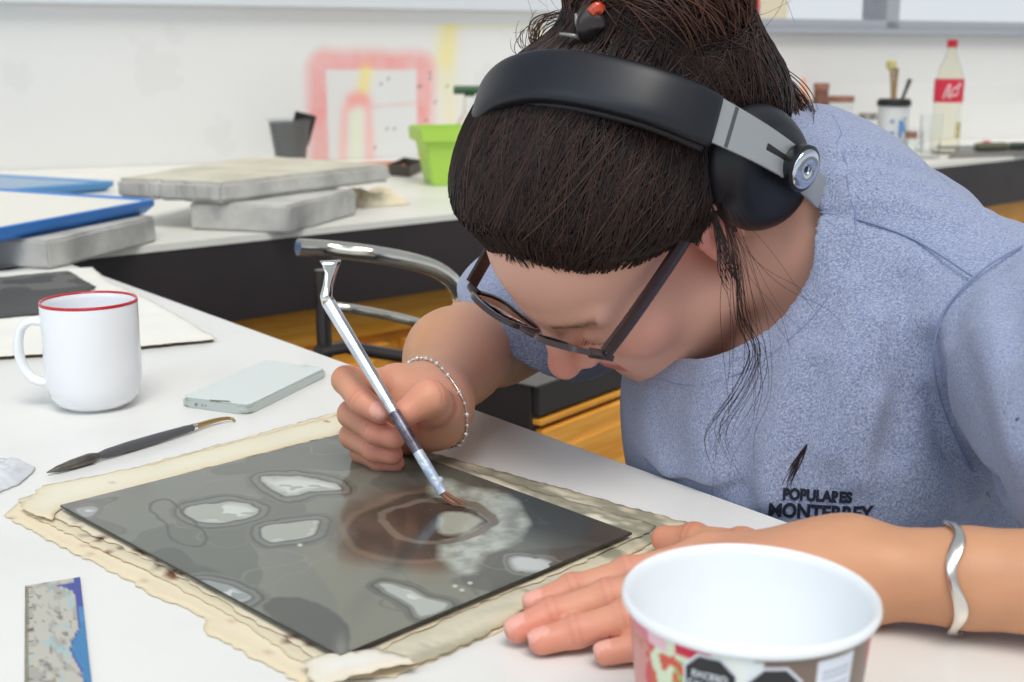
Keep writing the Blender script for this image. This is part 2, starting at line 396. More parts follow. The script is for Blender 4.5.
# plastic beaker with black ink
def cup(px, py, h, r0, r1, label):
    p = Pt(px, py); t = thing('plastic_cup', label, 'cup', tuple(p))
    bm = bmesh.new(); lathe(bm, [(0, 0), (r0, 0), (r1, h), (r1+0.002, h), (r1+0.002, h-0.004), (r1-0.0015, h-0.004), (r0-0.0015, 0.002), (0, 0.002)], 40)
    finish('cup_body', bm, mat('clear_plastic', (0.86, 0.88, 0.88), 0.15, trans=0.92, ior=1.02), t, auto=40)
    bm = bmesh.new(); lathe(bm, [(0, 0.0025), (r0-0.0018, 0.0025), (r1-0.005, h*0.93), (0, h*0.9)], 40); finish('ink_film', bm, mat('black_ink', s2l(44, 42, 42), 0.5), t, auto=40)
    bm = bmesh.new(); box(bm, (-0.03, -0.004, h*0.5), (0.036, 0.004, h*1.16), 0.002, Matrix.Rotation(0.3, 4, 'Y')@Matrix.Rotation(0.6, 4, 'Z')); finish('spatula', bm, M['black_rubber'], t)
cup(291, 166, 0.135, 0.042, 0.062, 'clear plastic cup smeared with black ink by the wall')
# wooden board & dark tray
slab_from('wooden_board', [(290, 171), (400, 168), (414, 160), (330, 163)], TT+0.0005, 0.012, mat('red_wood', s2l(196, 122, 92), 0.5), 'thin reddish wooden board lying against the wall under the paint marks', 'board', bev=0.002)
def open_tray():
    t = thing('ink_tray', 'dark grey shallow tray beside the green box', 'tray', tuple(Pt(420, 180)))
    c = [Pt(x, y, TT) for x, y in [(388, 176), (410, 178), (424, 171), (404, 168)]]; bm = bmesh.new()
    ctr = sum(c, Vector())/4
    Ls = [[bm.verts.new(ctr+(p-ctr)*s+Vector((0, 0, z))) for p in c] for s, z in ((0.9, 0.0005), (1.0, 0.03), (0.97, 0.03), (0.88, 0.004))]
    for A, B in zip(Ls, Ls[1:]):
        for i in range(4): bm.faces.new((A[i], A[(i+1) % 4], B[(i+1) % 4], B[i]))
    bm.faces.new(Ls[0]); bm.faces.new(Ls[-1]); finish('tray_body', bm, mat('dark_grey_plastic', s2l(70, 62, 58), 0.6), t, world=True)
open_tray()
# lime box
def crate():
    m = mat('lime_plastic', s2l(172, 212, 84), 0.4); p = Pt(458, 183); t = thing('storage_box', 'lime green plastic box with a flared rim on the counter', 'box', tuple(p), 0.25)
    bm = bmesh.new(); w0, w1, d0, d1, h = 0.075, 0.10, 0.06, 0.08, 0.14
    def ring(w, d, z): return [bm.verts.new(q) for q in ((-w, -d, z), (w, -d, z), (w, d, z), (-w, d, z))]
    L = [ring(w0, d0, 0), ring(w1*0.93, d1*0.93, h-0.035), ring(w1+0.006, d1+0.006, h-0.035), ring(w1+0.008, d1+0.008, h), ring(w1, d1, h), ring(w0-0.003, d0-0.003, 0.004)]
    for A, B in zip(L, L[1:]):
        for i in range(4): bm.faces.new((A[i], A[(i+1) % 4], B[(i+1) % 4], B[i]))
    bm.faces.new(L[0]); bm.faces.new(L[-1]); bmesh.ops.recalc_face_normals(bm, faces=bm.faces)
    bmesh.ops.bevel(bm, geom=bm.edges[:], offset=0.003, segments=2, affect='EDGES'); finish('box_body', bm, m, t, auto=40)
    bm = bmesh.new(); box(bm, (0.0, -0.0755, 0.055), (0.03, -0.0725, 0.10), 0.001); finish('sticker', bm, mat('grey_sticker', s2l(150, 160, 160), 0.5), t)
crate()
# spray bottle / flask behind
def flask():
    p = Pt(470, 166); t = thing('glass_flask', 'clear glass flask with a dark green stopper behind the green box', 'bottle', tuple(p))
    bm = bmesh.new(); lathe(bm, [(0, 0), (0.05, 0), (0.052, 0.01), (0.05, 0.10), (0.02, 0.15), (0.016, 0.19), (0.019, 0.19), (0.019, 0.195), (0.013, 0.195), (0.013, 0.15), (0.045, 0.10), (0.046, 0.006), (0, 0.006)], 32)
    finish('flask_body', bm, M['clear'], t, auto=50)
    bm = bmesh.new(); tube(bm, [(0, 0, 0.197), (0, 0, 0.205)], 0.016, 20); tube(bm, [(-0.045, 0, 0.215), (0.05, 0, 0.215)], 0.012, 16); finish('stopper', bm, mat('dark_green', s2l(60, 92, 60), 0.5), t, auto=40)
M['clear'] = mat('clear_glass', (0.95, 0.97, 0.97), 0.03, trans=1.0, ior=1.3)
flask()
# crumpled tissue
def crumple(name, px, py, sx, sy, h, col, label, cat, seed=1, z=TT, n=40, m=None, rz=0.3):
    p = Pt(px, py, z); bm = bmesh.new(); g = np.linspace(-1, 1, n); X, Y = np.meshgrid(g, g, indexing='ij')
    R = np.sqrt(X**2+Y**2); th = np.arctan2(Y, X); rad = 1+0.22*fbm(np.cos(th)*1.5+9, np.sin(th)*1.5+9, seed, 3, 1.2)
    K = np.maximum(np.abs(X), np.abs(Y)); sc = np.where(R > 1e-6, K/np.maximum(R, 1e-6), 1)*rad
    Z = h*np.clip(1-K**3, 0, 1)*(0.45+0.9*np.abs(fbm(X+4, Y+4, seed+3, 4, 1.9)))+0.0012
    me = mesh_pydata(name, np.stack([X*sc*sx, Y*sc*sy, Z], -1).reshape(-1, 3), [(i*n+j, (i+1)*n+j, (i+1)*n+j+1, i*n+j+1) for i in range(n-1) for j in range(n-1)])
    o = link(name, me, m or mat(name+'_paper', col, 0.85)); o.location = p; o.rotation_euler = (0, 0, rz); tag(o, label, cat)
    s = o.modifiers.new('t', 'SOLIDIFY'); s.thickness = 0.0008; s.offset = -1
    return o
crumple('paper_towel', 374, 204, 0.075, 0.06, 0.045, s2l(226, 214, 184), 'crumpled cream paper towel beside the stacked stone slabs', 'paper towel', 5)
# ---- right end of the counter
amber = mat('amber_glass', s2l(190, 120, 80), 0.1, trans=0.5)
def jar(px, py, r, h, lidm, label, body=None, fill=None):
    p = Pt(px, py); t = thing('glass_jar', label, 'jar', tuple(p))
    bm = bmesh.new(); lathe(bm, [(0, 0), (r*0.95, 0), (r, 0.008), (r, h*0.75), (r*0.82, h*0.88), (r*0.82, h), (r*0.76, h), (r*0.76, h*0.88), (r*0.93, h*0.74), (r*0.93, 0.006), (0, 0.006)], 28); finish('jar_body', bm, body or M['clear'], t, auto=50)
    if lidm: bm = bmesh.new(); lathe(bm, [(0, h+0.001), (r*0.88, h+0.001), (r*0.88, h+0.018), (r*0.84, h+0.022), (0, h+0.022)], 28); finish('lid', bm, lidm, t, auto=40)
    if fill: bm = bmesh.new(); lathe(bm, [(0, 0.0065), (r*0.9, 0.0065), (r*0.9, h*0.55), (0, h*0.55)], 28); finish('contents', bm, fill, t, auto=40)
rust = mat('rusty_lid', s2l(150, 104, 84), 0.6); tin = mat('tin_lid', s2l(176, 168, 160), 0.4, 0.6)
jar(838, 148, 0.052, 0.155, rust, 'glass jar with a brown lid, left of the small jar on the far counter', fill=mat('cream_fill', s2l(206, 196, 170), 0.6))
jar(866, 147, 0.036, 0.095, tin, 'small glass jar with a metal lid next to the white brush pot', fill=mat('beige_fill', s2l(190, 180, 164), 0.6))
jar(818, 150, 0.03, 0.20, rust, 'narrow brownish bottle behind her shoulder on the far counter', body=mat('brown_glass', s2l(140, 96, 74), 0.2, trans=0.3))
crumple('cloth', 793, 151, 0.10, 0.06, 0.24, s2l(236, 176, 150), 'pale peach rag heaped behind her hair on the counter', 'cloth', 8)
jar(910, 152, 0.022, 0.045, rust, 'tiny jar with a rusty brown lid below the white brush pot')
def brush_pot():
    p = Pt(891, 149); t = thing('brush_pot', 'white plastic pot with blue markings and black rim holding brushes', 'pot', tuple(p)); r, h = 0.052, 0.145
    bm = bmesh.new(); lathe(bm, [(0, 0), (r*0.95, 0), (r, 0.01), (r, h), (r*0.94, h), (r*0.94, 0.006), (0, 0.006)], 36); finish('pot_body', bm, mat('white_plastic', s2l(226, 230, 232), 0.4), t, auto=40)
    bm = bmesh.new(); lathe(bm, [(r*0.9, h+0.0005), (r*1.08, h+0.0005), (r*1.1, h+0.012), (r*1.0, h+0.024), (r*0.8, h+0.02), (r*0.9, h+0.0005)], 36); finish('black_collar', bm, M['black_rubber'], t, auto=40)
    for i, (a, z, w, hh, c) in enumerate([(-1.9, 0.09, 0.012, 0.01, (60, 110, 190)), (-1.9, 0.05, 0.016, 0.01, (70, 120, 200)), (-1.35, 0.04, 0.012, 0.06, (90, 150, 215)), (-1.05, 0.1, 0.01, 0.008, (60, 160, 140)), (-1.1, 0.06, 0.01, 0.035, (90, 150, 215))]):
        bm = bmesh.new(); vs = []
        for k in range(5):
            b = a+(k-2)*w/r/4
            vs.append((bm.verts.new((1.006*r*math.cos(b), 1.006*r*math.sin(b), z)), bm.verts.new((1.006*r*math.cos(b), 1.006*r*math.sin(b), z+hh))))
        for q, s in zip(vs, vs[1:]): bm.faces.new((q[0], s[0], s[1], q[1]))
        finish('blue_mark', bm, mat('blue_mark', s2l(*c), 0.5), t)
    def brush(tx, ty, th, label, hm, tm, kind):
        b = thing('paint_brush', label, 'brush', tuple(p), 0, 'brushes in the white pot')
        base = Vector((-tx*0.5, -ty*0.5, 0.012)); top = Vector((tx, ty, th)); f = base.lerp(top, 0.86)
        bm = bmesh.new(); tube(bm, [base, f], [0.004, 0.006], 10); finish('handle', bm, hm, b)
        bm = bmesh.new()
        if kind == 'round': tube(bm, [f, f.lerp(top, 0.3), f.lerp(top, 0.8), top], [0.006, 0.016, 0.018, 0.006], 12)
        else: tube(bm, [f, f.lerp(top, 0.3), top], [0.006, 0.012, 0.014], 12, flat=[(1, 1), (1.2, 0.5), (1.5, 0.4)])
        finish('bristles', bm, tm, b)
    tan = mat('tan_wood', s2l(170, 140, 100), 0.5); dk = mat('dark_brush', s2l(80, 76, 66), 0.6); yl = mat('yellow_tip', s2l(206, 196, 130), 0.7)
    brush(-0.02, 0.0, 0.30, 'thin brush with a yellow round tip, leftmost in the white pot', tan, yl, 'round')
    brush(0.004, 0.01, 0.27, 'upright wooden brush in the middle of the white pot', tan, tan, 'flat')
    brush(0.046, -0.01, 0.235, 'dark olive flat brush leaning right in the white pot', dk, dk, 'flat')
brush_pot()
def bottle():
    p = Pt(944, 153.5); t = thing('soda_bottle', 'tall clear plastic soda bottle with red cap and red label', 'bottle', tuple(p)); r = 0.045; h = 0.345
    prof = [(0, 0.0), (r*0.7, 0.0), (r*0.96, 0.01), (r, 0.03), (r, 0.11), (r*0.93, 0.13), (r*0.97, 0.17), (r, 0.21), (r*0.98, 0.235), (r*0.8, 0.27), (r*0.5, 0.30), (0.014, 0.325), (0.013, 0.345)]
    bm = bmesh.new(); lathe(bm, prof+[(a-0.0012, max(z, 0.003)) for a, z in reversed(prof[1:])]+[(0, 0.003)], 40); finish('bottle_body', bm, mat('pet_plastic', (0.96, 0.95, 0.88), 0.05, trans=1.0, ior=1.12), t, auto=60)
    bm = bmesh.new(); lathe(bm, [(0, h+0.016), (0.015, h+0.016), (0.0165, h+0.012), (0.0165, h-0.008), (0.0145, h-0.008)], 28); finish('cap', bm, mat('red_cap', s2l(190, 20, 44), 0.35), t, auto=40)
    bm = bmesh.new(); L = []
    for k in range(49):
        a = 2*math.pi*k/48; L.append((bm.verts.new((r*1.02*math.cos(a), r*1.02*math.sin(a), 0.165)), bm.verts.new((r*1.03*math.cos(a), r*1.03*math.sin(a), 0.238))))
    for q, s in zip(L, L[1:]): bm.faces.new((q[0], s[0], s[1], q[1]))
    finish('label_wrap', bm, mat('red_label', s2l(226, 44, 72), 0.45), t, smooth=True)
    # white lettering swash
    bm = bmesh.new(); rnd = random.Random(2)
    def on(a, z): return Vector((1.045*r*math.cos(a), 1.045*r*math.sin(a), z))
    for pth in ([(-2.25, .176), (-2.05, .205), (-1.85, .222), (-1.9, .2), (-2.0, .185)], [(-1.95, .178), (-1.7, .2), (-1.5, .212), (-1.3, .21)], [(-1.75, .178), (-1.6, .19), (-1.45, .186), (-1.25, .196)], [(-1.3, .2), (-1.2, .225), (-1.1, .215)]):
        tube(bm, smooth_path([on(*q) for q in pth], 5), 0.0022, 6)
    finish('white_script', bm, mat('label_white', s2l(240, 230, 232), 0.5), t, smooth=True)
    bm = bmesh.new(); lathe(bm, [(r*1.005, 0.05), (r*1.008, 0.052), (r*1.008, 0.10), (r*1.005, 0.102)], 20); 
    bmesh.ops.delete(bm, geom=[v for v in bm.verts if not (v.co.x > 0.0 and v.co.y < 0)], context='VERTS'); finish('yellow_sticker', bm, mat('sticker_cream', s2l(214, 204, 150), 0.6), t)
bottle()
def tumbler(px, py, r, h, label, name='glass_tumbler'):
    p = Pt(px, py); t = bmesh.new(); lathe(t, [(0, 0), (r*0.85, 0), (r, h), (r-0.002, h), (r*0.85-0.002, 0.006), (0, 0.006)], 32); o = finish(name, t, M['clear'], auto=40); o.location = p; tag(o, label, 'glass')
tumbler(929, 158, 0.034, 0.135, 'tall clear plastic tumbler standing left of the soda bottle')
tumbler(912, 151, 0.03, 0.075, 'short clear glass between the brush pot and the tall tumbler')
# scraper / ink roller tool with green handle
def tool():
    a, b = Pt(940, 147.5, TT+0.021), Pt(1030, 146, TT+0.021); t = thing('screwdriver', 'tool with a dark olive handle lying on the far counter', 'tool', tuple(Pt(985, 147)))
    d = b-a
    bm = bmesh.new(); tube(bm, [a, a+d*0.4], 0.005, 10); finish('shaft', bm, M['grey_metal'], t, world=True)
    bm = bmesh.new(); tube(bm, [a+d*0.38, a+d*0.42, a+d*0.7, a+d*0.76], [0.010, 0.014, 0.014, 0.011], 14); finish('handle', bm, mat('olive_plastic', s2l(92, 96, 70), 0.5), t, world=True, smooth=True)
    bm = bmesh.new(); tube(bm, [a+d*0.76, a+d*0.8, a+d*0.93, a+d*1.0], [0.011, 0.013, 0.013, 0.007], 14); finish('handle_end', bm, mat('dark_green_plastic', s2l(48, 62, 56), 0.5), t, world=True, smooth=True)
tool()
bm = bmesh.new(); lathe(bm, [(0, 0), (0.016, 0), (0.02, 0.012), (0.016, 0.028), (0.009, 0.032), (0, 0.034)], 20); o = finish('bottle_cap', bm, mat('red_plastic', s2l(206, 50, 80), 0.4), auto=50); o.location = Pt(986, 150.5); tag(o, 'small rounded red cap in front of the olive handled tool', 'cap')
slab_from('magazine', [(948, 156.5), (1030, 153.5), (1040, 147.5), (958, 149)], TT+0.0005, 0.006, mat('grey_cover', s2l(120, 116, 112), 0.4), 'flat dark grey sheet on the far counter under the tool', 'sheet', bev=0)

# ================================================================ CHAIR
def chair():
    t = thing('metal_chair', 'chrome tube armchair with curved arm standing behind the table', 'chair', tuple(Pt(330, 330, 0.0)))
    t.location = (Wp(400, 300, 1.62).x, Wp(400, 300, 1.62).y, 0)
    ch = noise_mix(mat('aged_chrome', (0.7, 0.66, 0.58), 0.14, 1.0), (0.66, 0.62, 0.53), (0.8, 0.77, 0.7), 8)
    dk = mat('dark_steel', (0.10, 0.09, 0.085), 0.3, 0.9)
    Z = 1.52
    arm = smooth_path([Wp(298, 247, Z-0.02), Wp(330, 249, Z), Wp(372, 254, Z), Wp(410, 261, Z+0.03), Wp(437, 270, Z+0.06), Wp(455, 285, Z+0.08), Wp(461, 310, Z+0.09), Wp(462, 400, Z+0.09)], 8)
    foot = Wp(462, 400, Z+0.09); arm.append(Vector((foot.x, foot.y, 0.012)))
    bm = bmesh.new(); tube(bm, arm, 0.0105, 16); finish('armrest', bm, ch, t, world=True, auto=60)
    p0 = Wp(323, 300, Z+0.10); bm = bmesh.new(); tube(bm, [p0 + Vector((0.0, 0, 0.04)), p0, Vector((p0.x, p0.y, 0.65)), Vector((p0.x-0.02, p0.y, 0.012))], 0.010, 14); finish('leg', bm, dk, t, world=True, auto=60)
    q = smooth_path([Wp(326, 306, Z+0.1), Wp(352, 309, Z+0.1), Wp(385, 315, Z+0.13), Wp(418, 323, Z+0.16), Wp(462, 338, Z+0.16)], 6)
    bm = bmesh.new(); tube(bm, q, 0.0065, 12); finish('side_rail', bm, ch, t, world=True, auto=60)
    q = [Wp(318, 352, Z+0.1), Wp(345, 347, Z+0.14), Wp(460, 366, Z+0.3)]
    bm = bmesh.new(); tube(bm, q, 0.009, 12); finish('seat_rail', bm, dk, t, world=True, auto=60)
    # seat, back and far legs: mostly hidden by the table
    a, b = p0.copy(), foot.copy(); a.z = b.z = 0; ax = (b-a).normalized(); ay = Vector((-ax.y, ax.x, 0))
    if ay.y < 0: ay = -ay
    MM = basis(a, ax, ay, Vector((0, 0, 1))); L = (b-a).length
    bm = bmesh.new(); box(bm, (0.01, 0.03, 0.44), (L-0.02, 0.42, 0.475), 0.012, MM, 3); finish('seat', bm, M['black_rubber'], t, world=True, auto=40)
    for x in (0.0, L):
        bm = bmesh.new(); tube(bm, [MM@Vector((x, 0.44, 0.012)), MM@Vector((x, 0.44, 0.60))], 0.010, 12); finish('leg', bm, dk, t, world=True, auto=60)
    bm = bmesh.new(); tube(bm, [MM@Vector((0, 0.44, 0.60)), MM@Vector((L, 0.44, 0.60))], 0.0099, 12); finish('crossbar', bm, dk, t, world=True, auto=60)
chair()
# ================================================================ LOW DRAWER CABINET behind the table
def cabinet():
    a = Wp(487, 368, 1.92); b = Wp(640, 344, 2.05); top = Wp(537, 379, 1.86).z
    c0 = Wp(537, 379, 1.80); c1 = Wp(640, 362, 2.02); zt = c0.z; c1.z = zt
    ax = (c1-c0); ax.z = 0; ax.normalize(); ay = Vector((-ax.y, ax.x, 0)); 
    if ay.y < 0: ay = -ay
    MM = basis(Vector((c0.x, c0.y, 0)), ax, ay, Vector((0, 0, 1))); 
    t = thing('drawer_cabinet', 'low dark cabinet with an orange wooden drawer, seen under her chin', 'cabinet', (c0.x, c0.y, 0))
    bm = bmesh.new(); box(bm, (0.0, 0.012, 0.05), (0.9, 0.16, zt-0.013), 0.002, MM); finish('carcass', bm, M['dark_panel'], t, world=True)
    bm = bmesh.new(); box(bm, (-0.002, 0, zt-0.0125), (0.91, 0.165, zt-0.0105), 0.0, MM); finish('worktop_edge', bm, mat('pale_edge', s2l(90, 86, 82), 0.4), t, world=True)
    bm = bmesh.new(); box(bm, (0.005, 0.0, zt-0.058), (0.9, 0.0119, zt-0.013), 0.001, MM); finish('apron', bm, M['dark_panel'], t, world=True)
    bm = bmesh.new(); box(bm, (0.005, -0.004, zt-0.072), (0.9, 0.0115, zt-0.064), 0.001, MM); finish('rail', bm, M['wood'], t, world=True)
    for z1, z0 in ((zt-0.080, zt-0.22), (zt-0.23, zt-0.40)):
        bm = bmesh.new(); box(bm, (0.01, -0.006, z0), (0.46, 0.0115, z1), 0.003, MM); box(bm, (0.05, -0.0085, z0+0.02), (0.42, -0.0062, z1-0.035), 0.002, MM); finish('drawer', bm, M['wood'], t, world=True)
    q0 = Wp(484, 380, 1.84); MM2 = basis(Vector((q0.x, q0.y, 0)), ax, ay, Vector((0, 0, 1)))
    bm = bmesh.new(); box(bm, (0.0, 0.06, 0.02), (0.012, 0.075, zt+0.01), 0.001, MM2); o = finish('pale_edge_strip', bm, mat('cream_edge', s2l(226, 214, 186), 0.5), t, world=True)
    bm = bmesh.new(); box(bm, (0.0125, 0.06, 0.02), (0.086, 0.078, zt+0.03), 0.001, MM2); finish('side_panel', bm, M['dark_panel'], t, world=True)
cabinet()
# ================================================================ THINGS ON THE TABLE
def mug():
    p = Pt(96.5, 405); p.z = TT; t = thing('mug', 'white ceramic mug with a thin red rim standing on the table', 'mug', tuple(p)); R, h = 0.0412, 0.0955
    prof = [(0, 0), (R*0.62, 0), (R*0.64, 0.0015), (R*0.80, 0.0045), (R*0.93, 0.012), (R*0.985, 0.023), (R, 0.036), (R, h-0.002), (R*0.99, h), (R*0.955, h-0.001), (R*0.94, h-0.006), (R*0.94, 0.03), (R*0.86, 0.012), (R*0.5, 0.005), (0, 0.005)]
    bm = bmesh.new(); lathe(bm, prof, 72); finish('mug_body', bm, M['white_ceramic'], t, auto=60)
    bm = bmesh.new(); lathe(bm, [(R*1.004, h-0.0022), (R*1.004, h-0.0006), (R*0.99, h+0.0004), (R*0.955, h-0.0004), (R*0.95, h-0.0014)], 72); finish('red_rim', bm, M['red_glaze'], t, smooth=True)
    hp = smooth_path([(-R+0.003, 0, h*0.80), (-R-0.009, 0, h*0.81), (-R-0.018, 0, h*0.73), (-R-0.021, 0, h*0.53), (-R-0.017, 0, h*0.36), (-R-0.008, 0, h*0.255), (-R+0.004, 0, h*0.235)], 8)
    bm = bmesh.new(); tube(bm, [rotz(0.12)@q for q in hp], 0.0050, 16, flat=[(1.35, 0.8)]*len(hp)); finish('handle', bm, M['white_ceramic'], t, smooth=True)
mug()
def on_plane(c, z):
    return [Pt(x, y, z) for x, y in c]
def rounded_poly(c, r, n=6):
    out = []
    for i, p in enumerate(c):
        a = (c[i-1]-p).normalized(); b = (c[(i+1) % len(c)]-p).normalized()
        for k in range(n+1):
            t = k/n; out.append(p + a*r*(1-t)**2 + b*r*t**2)
    return out
def prism(bm, poly, z0, z1, bev=0.0, seg=2):
    lo = [bm.verts.new((p.x, p.y, z0)) for p in poly]; hi = [bm.verts.new((p.x, p.y, z1)) for p in poly]
    n = len(poly); 
    for i in range(n): bm.faces.new((lo[i], lo[(i+1) % n], hi[(i+1) % n], hi[i]))
    f1 = bm.faces.new(lo); f2 = bm.faces.new(hi)
    if bev: bmesh.ops.bevel(bm, geom=list(f1.edges)+list(f2.edges), offset=bev, segments=seg, affect='EDGES')
def phone():
    c = on_plane([(179, 398), (248, 407), (328, 368), (264, 360)], TT+0.0078); t = thing('smartphone', 'silver smartphone with a cracked glass screen lying beside the mug', 'phone', tuple((c[0]+c[2])/2-Vector((0, 0, 0.0078))))
    bm = bmesh.new(); prism(bm, rounded_poly(c, 0.010), TT+0.0003, TT+0.0078, 0.0022, 4); finish('casing', bm, mat('silver_case', s2l(192, 200, 198), 0.28, 0.6), t, world=True, auto=50)
    ctr = sum(c, Vector())/4; ins = [ctr+(p-ctr)*0.955 for p in c]
    bm = bmesh.new(); prism(bm, rounded_poly(ins, 0.007), TT+0.0079, TT+0.0086, 0.0003, 1); finish('screen', bm, mat('phone_glass', s2l(212, 224, 222), 0.05, 0.0, 1.0, coat=1.0), t, world=True)  # pale screen colour has the bright reflection painted into it
    a = c[0].lerp(c[1], 0.42); bm = bmesh.new()
    for p, q in ((c[0].lerp(c[1], .45), c[0].lerp(c[1], .50)), (c[0].lerp(c[1], .50), c[0].lerp(c[1], .72)+Vector((0, 0.004, 0)))):
        tube(bm, [p+Vector((0, 0.002, 0.0012)), q+Vector((0, 0.002, 0.0012))], 0.0005, 6)
    finish('crack', bm, mat('crack_brown', s2l(110, 96, 70), 0.6), t, world=True)
    d = (c[1]-c[0]).normalized(); o = Vector((-d.y, d.x, 0)); o = -o if o.y > 0 else o
    for k, f in enumerate((0.25, 0.34, 0.39)):
        q = c[0].lerp(c[1], f)-Vector((0, 0, 0.0038)); bm = bmesh.new(); tube(bm, [q+o*0.0, q+o*0.0006], (0.0014, 0.0007, 0.0007)[k], 12); finish('port_hole', bm, mat('port_dark', s2l(120, 130, 150), 0.4), t, world=True)
phone()
def scriber():
    z = TT+0.004
    a, b, c_ = Pt(47, 472.5, TT+0.003), Pt(98, 456, TT+0.0045), Pt(194, 427, TT+0.0045)
    t = thing('etching_scraper', 'dark steel scraper with slim handle and curved tip below the mug', 'tool', tuple(Pt(140, 444)))
    st = noise_mix(mat('aged_steel', (0.2, 0.19, 0.18), 0.4, 0.7), s2l(86, 82, 78), s2l(128, 122, 114), 60)
    bm = bmesh.new(); P = [a.lerp(b, k) for k in (0, 0.2, 0.5, 0.85, 1.0)]; tube(bm, P, [0.0006, 0.003, 0.0046, 0.0052, 0.0034], 12, flat=[(1, .8)]*5); finish('blade', bm, st, t, world=True, auto=50)
    bm = bmesh.new(); P = [b.lerp(c_, k) for k in (0, 0.08, 0.3, 0.6, 0.9, 1)]; tube(bm, P, [0.0024, 0.0036, 0.0042, 0.0040, 0.0033, 0.0027], 14); finish('handle', bm, mat('dark_grey_handle', s2l(84, 84, 88), 0.4), t, world=True, auto=60)
    bm = bmesh.new(); e = c_.lerp(b, -0.02); tube(bm, [c_.lerp(b, 0.02), e], 0.0031, 14); finish('ferrule', bm, M['chrome'], t, world=True, auto=50)
    P = smooth_path([e, Pt(208, 422.5, TT+0.004), Pt(222, 419, TT+0.004), Pt(231, 418.5, TT+0.003), Pt(235, 421, TT+0.0015)], 6)
    bm = bmesh.new(); tube(bm, P, [0.0026-0.0018*i/len(P) for i in range(len(P))], 10); finish('curved_tip', bm, mat('brass', s2l(180, 150, 96), 0.3, 0.8), t, world=True, smooth=True)
scriber()
# metal ruler with blue paint
def ruler():
    c = on_plane([(25, 586), (80, 577), (98, 740), (24, 744)], TT+0.0012); n, k = 70, 30
    bm = bmesh.new(); prism(bm, c, TT+0.0003, TT+0.00115, 0.0); 
    t = thing('metal_ruler', 'worn steel ruler stained with blue paint in the lower left', 'ruler', tuple(sum(c, Vector())/4-Vector((0, 0, 0.001))))
    finish('ruler_edge', bm, M['grey_metal'], t, world=True)
    V = []; UV = []
    for i in range(n):
        for j in range(k):
            v, u = i/(n-1), j/(k-1); V.append((c[0]*(1-u)+c[1]*u)*(1-v)+(c[3]*(1-u)+c[2]*u)*v + Vector((0, 0, 0.00012))); UV.append((u, v))
    UV = np.array(UV); u, v = UV[:, 0], UV[:, 1]
    col = np.tile(s2l(188, 184, 172), (len(u), 1)); nn = fbm(u*1.0, v*2.6, 3, 5, 7)
    def bl(m, c, a):
        nonlocal col
        w = (np.clip(m, 0, 1)*a)[:, None]; col = col*(1-w)+np.array(s2l(*c))*w
    bl((nn > 0.15), (160, 158, 150), 0.8); bl((fbm(u, v*2.4, 8, 4, 16) > 0.36), (110, 104, 100), 0.8); bl((fbm(u, v*2, 15, 4, 9) > 0.34), (150, 190, 196), 0.6)
    bl((u < 0.06), (150, 138, 110), 0.7)
    e = 0.86 - 0.06*fbm(v*1.0, v*0+2, 4, 3, 9)-0.12*np.exp(-((v-0.5)/0.09)**2)-0.5*np.clip(1-v/0.10, 0, 1)*(v > 0.03)
    bl((u > e), (52, 66, 150), 0.95); bl((u > e+0.03)*(v > 0.3), (60, 130, 176), 0.9); bl(((u > 0.9) & (np.abs(v-0.27) < 0.05)), (80, 140, 190), 0.8)
    me = mesh_pydata('ruler_face', V, [(i*k+j, i*k+j+1, (i+1)*k+j+1, (i+1)*k+j) for i in range(n-1) for j in range(k-1)]); set_col(me, col)
    link('ruler_face', me, attr_mat('ruler_paint', rough=0.45), t, False, True)
    bm = bmesh.new()
    for i in range(60):
        v = 0.02+i*0.016; L = 0.14 if i % 5 == 0 else 0.07
        p = c[0].lerp(c[3], v)+Vector((0, 0, 0.0003)); q = c[1].lerp(c[2], v)+Vector((0, 0, 0.0003)); tube(bm, [p, p.lerp(q, L)], 0.00018, 4)
    finish('graduation_marks', bm, mat('mark_black', s2l(70, 66, 60), 0.6), t, world=True)
ruler()
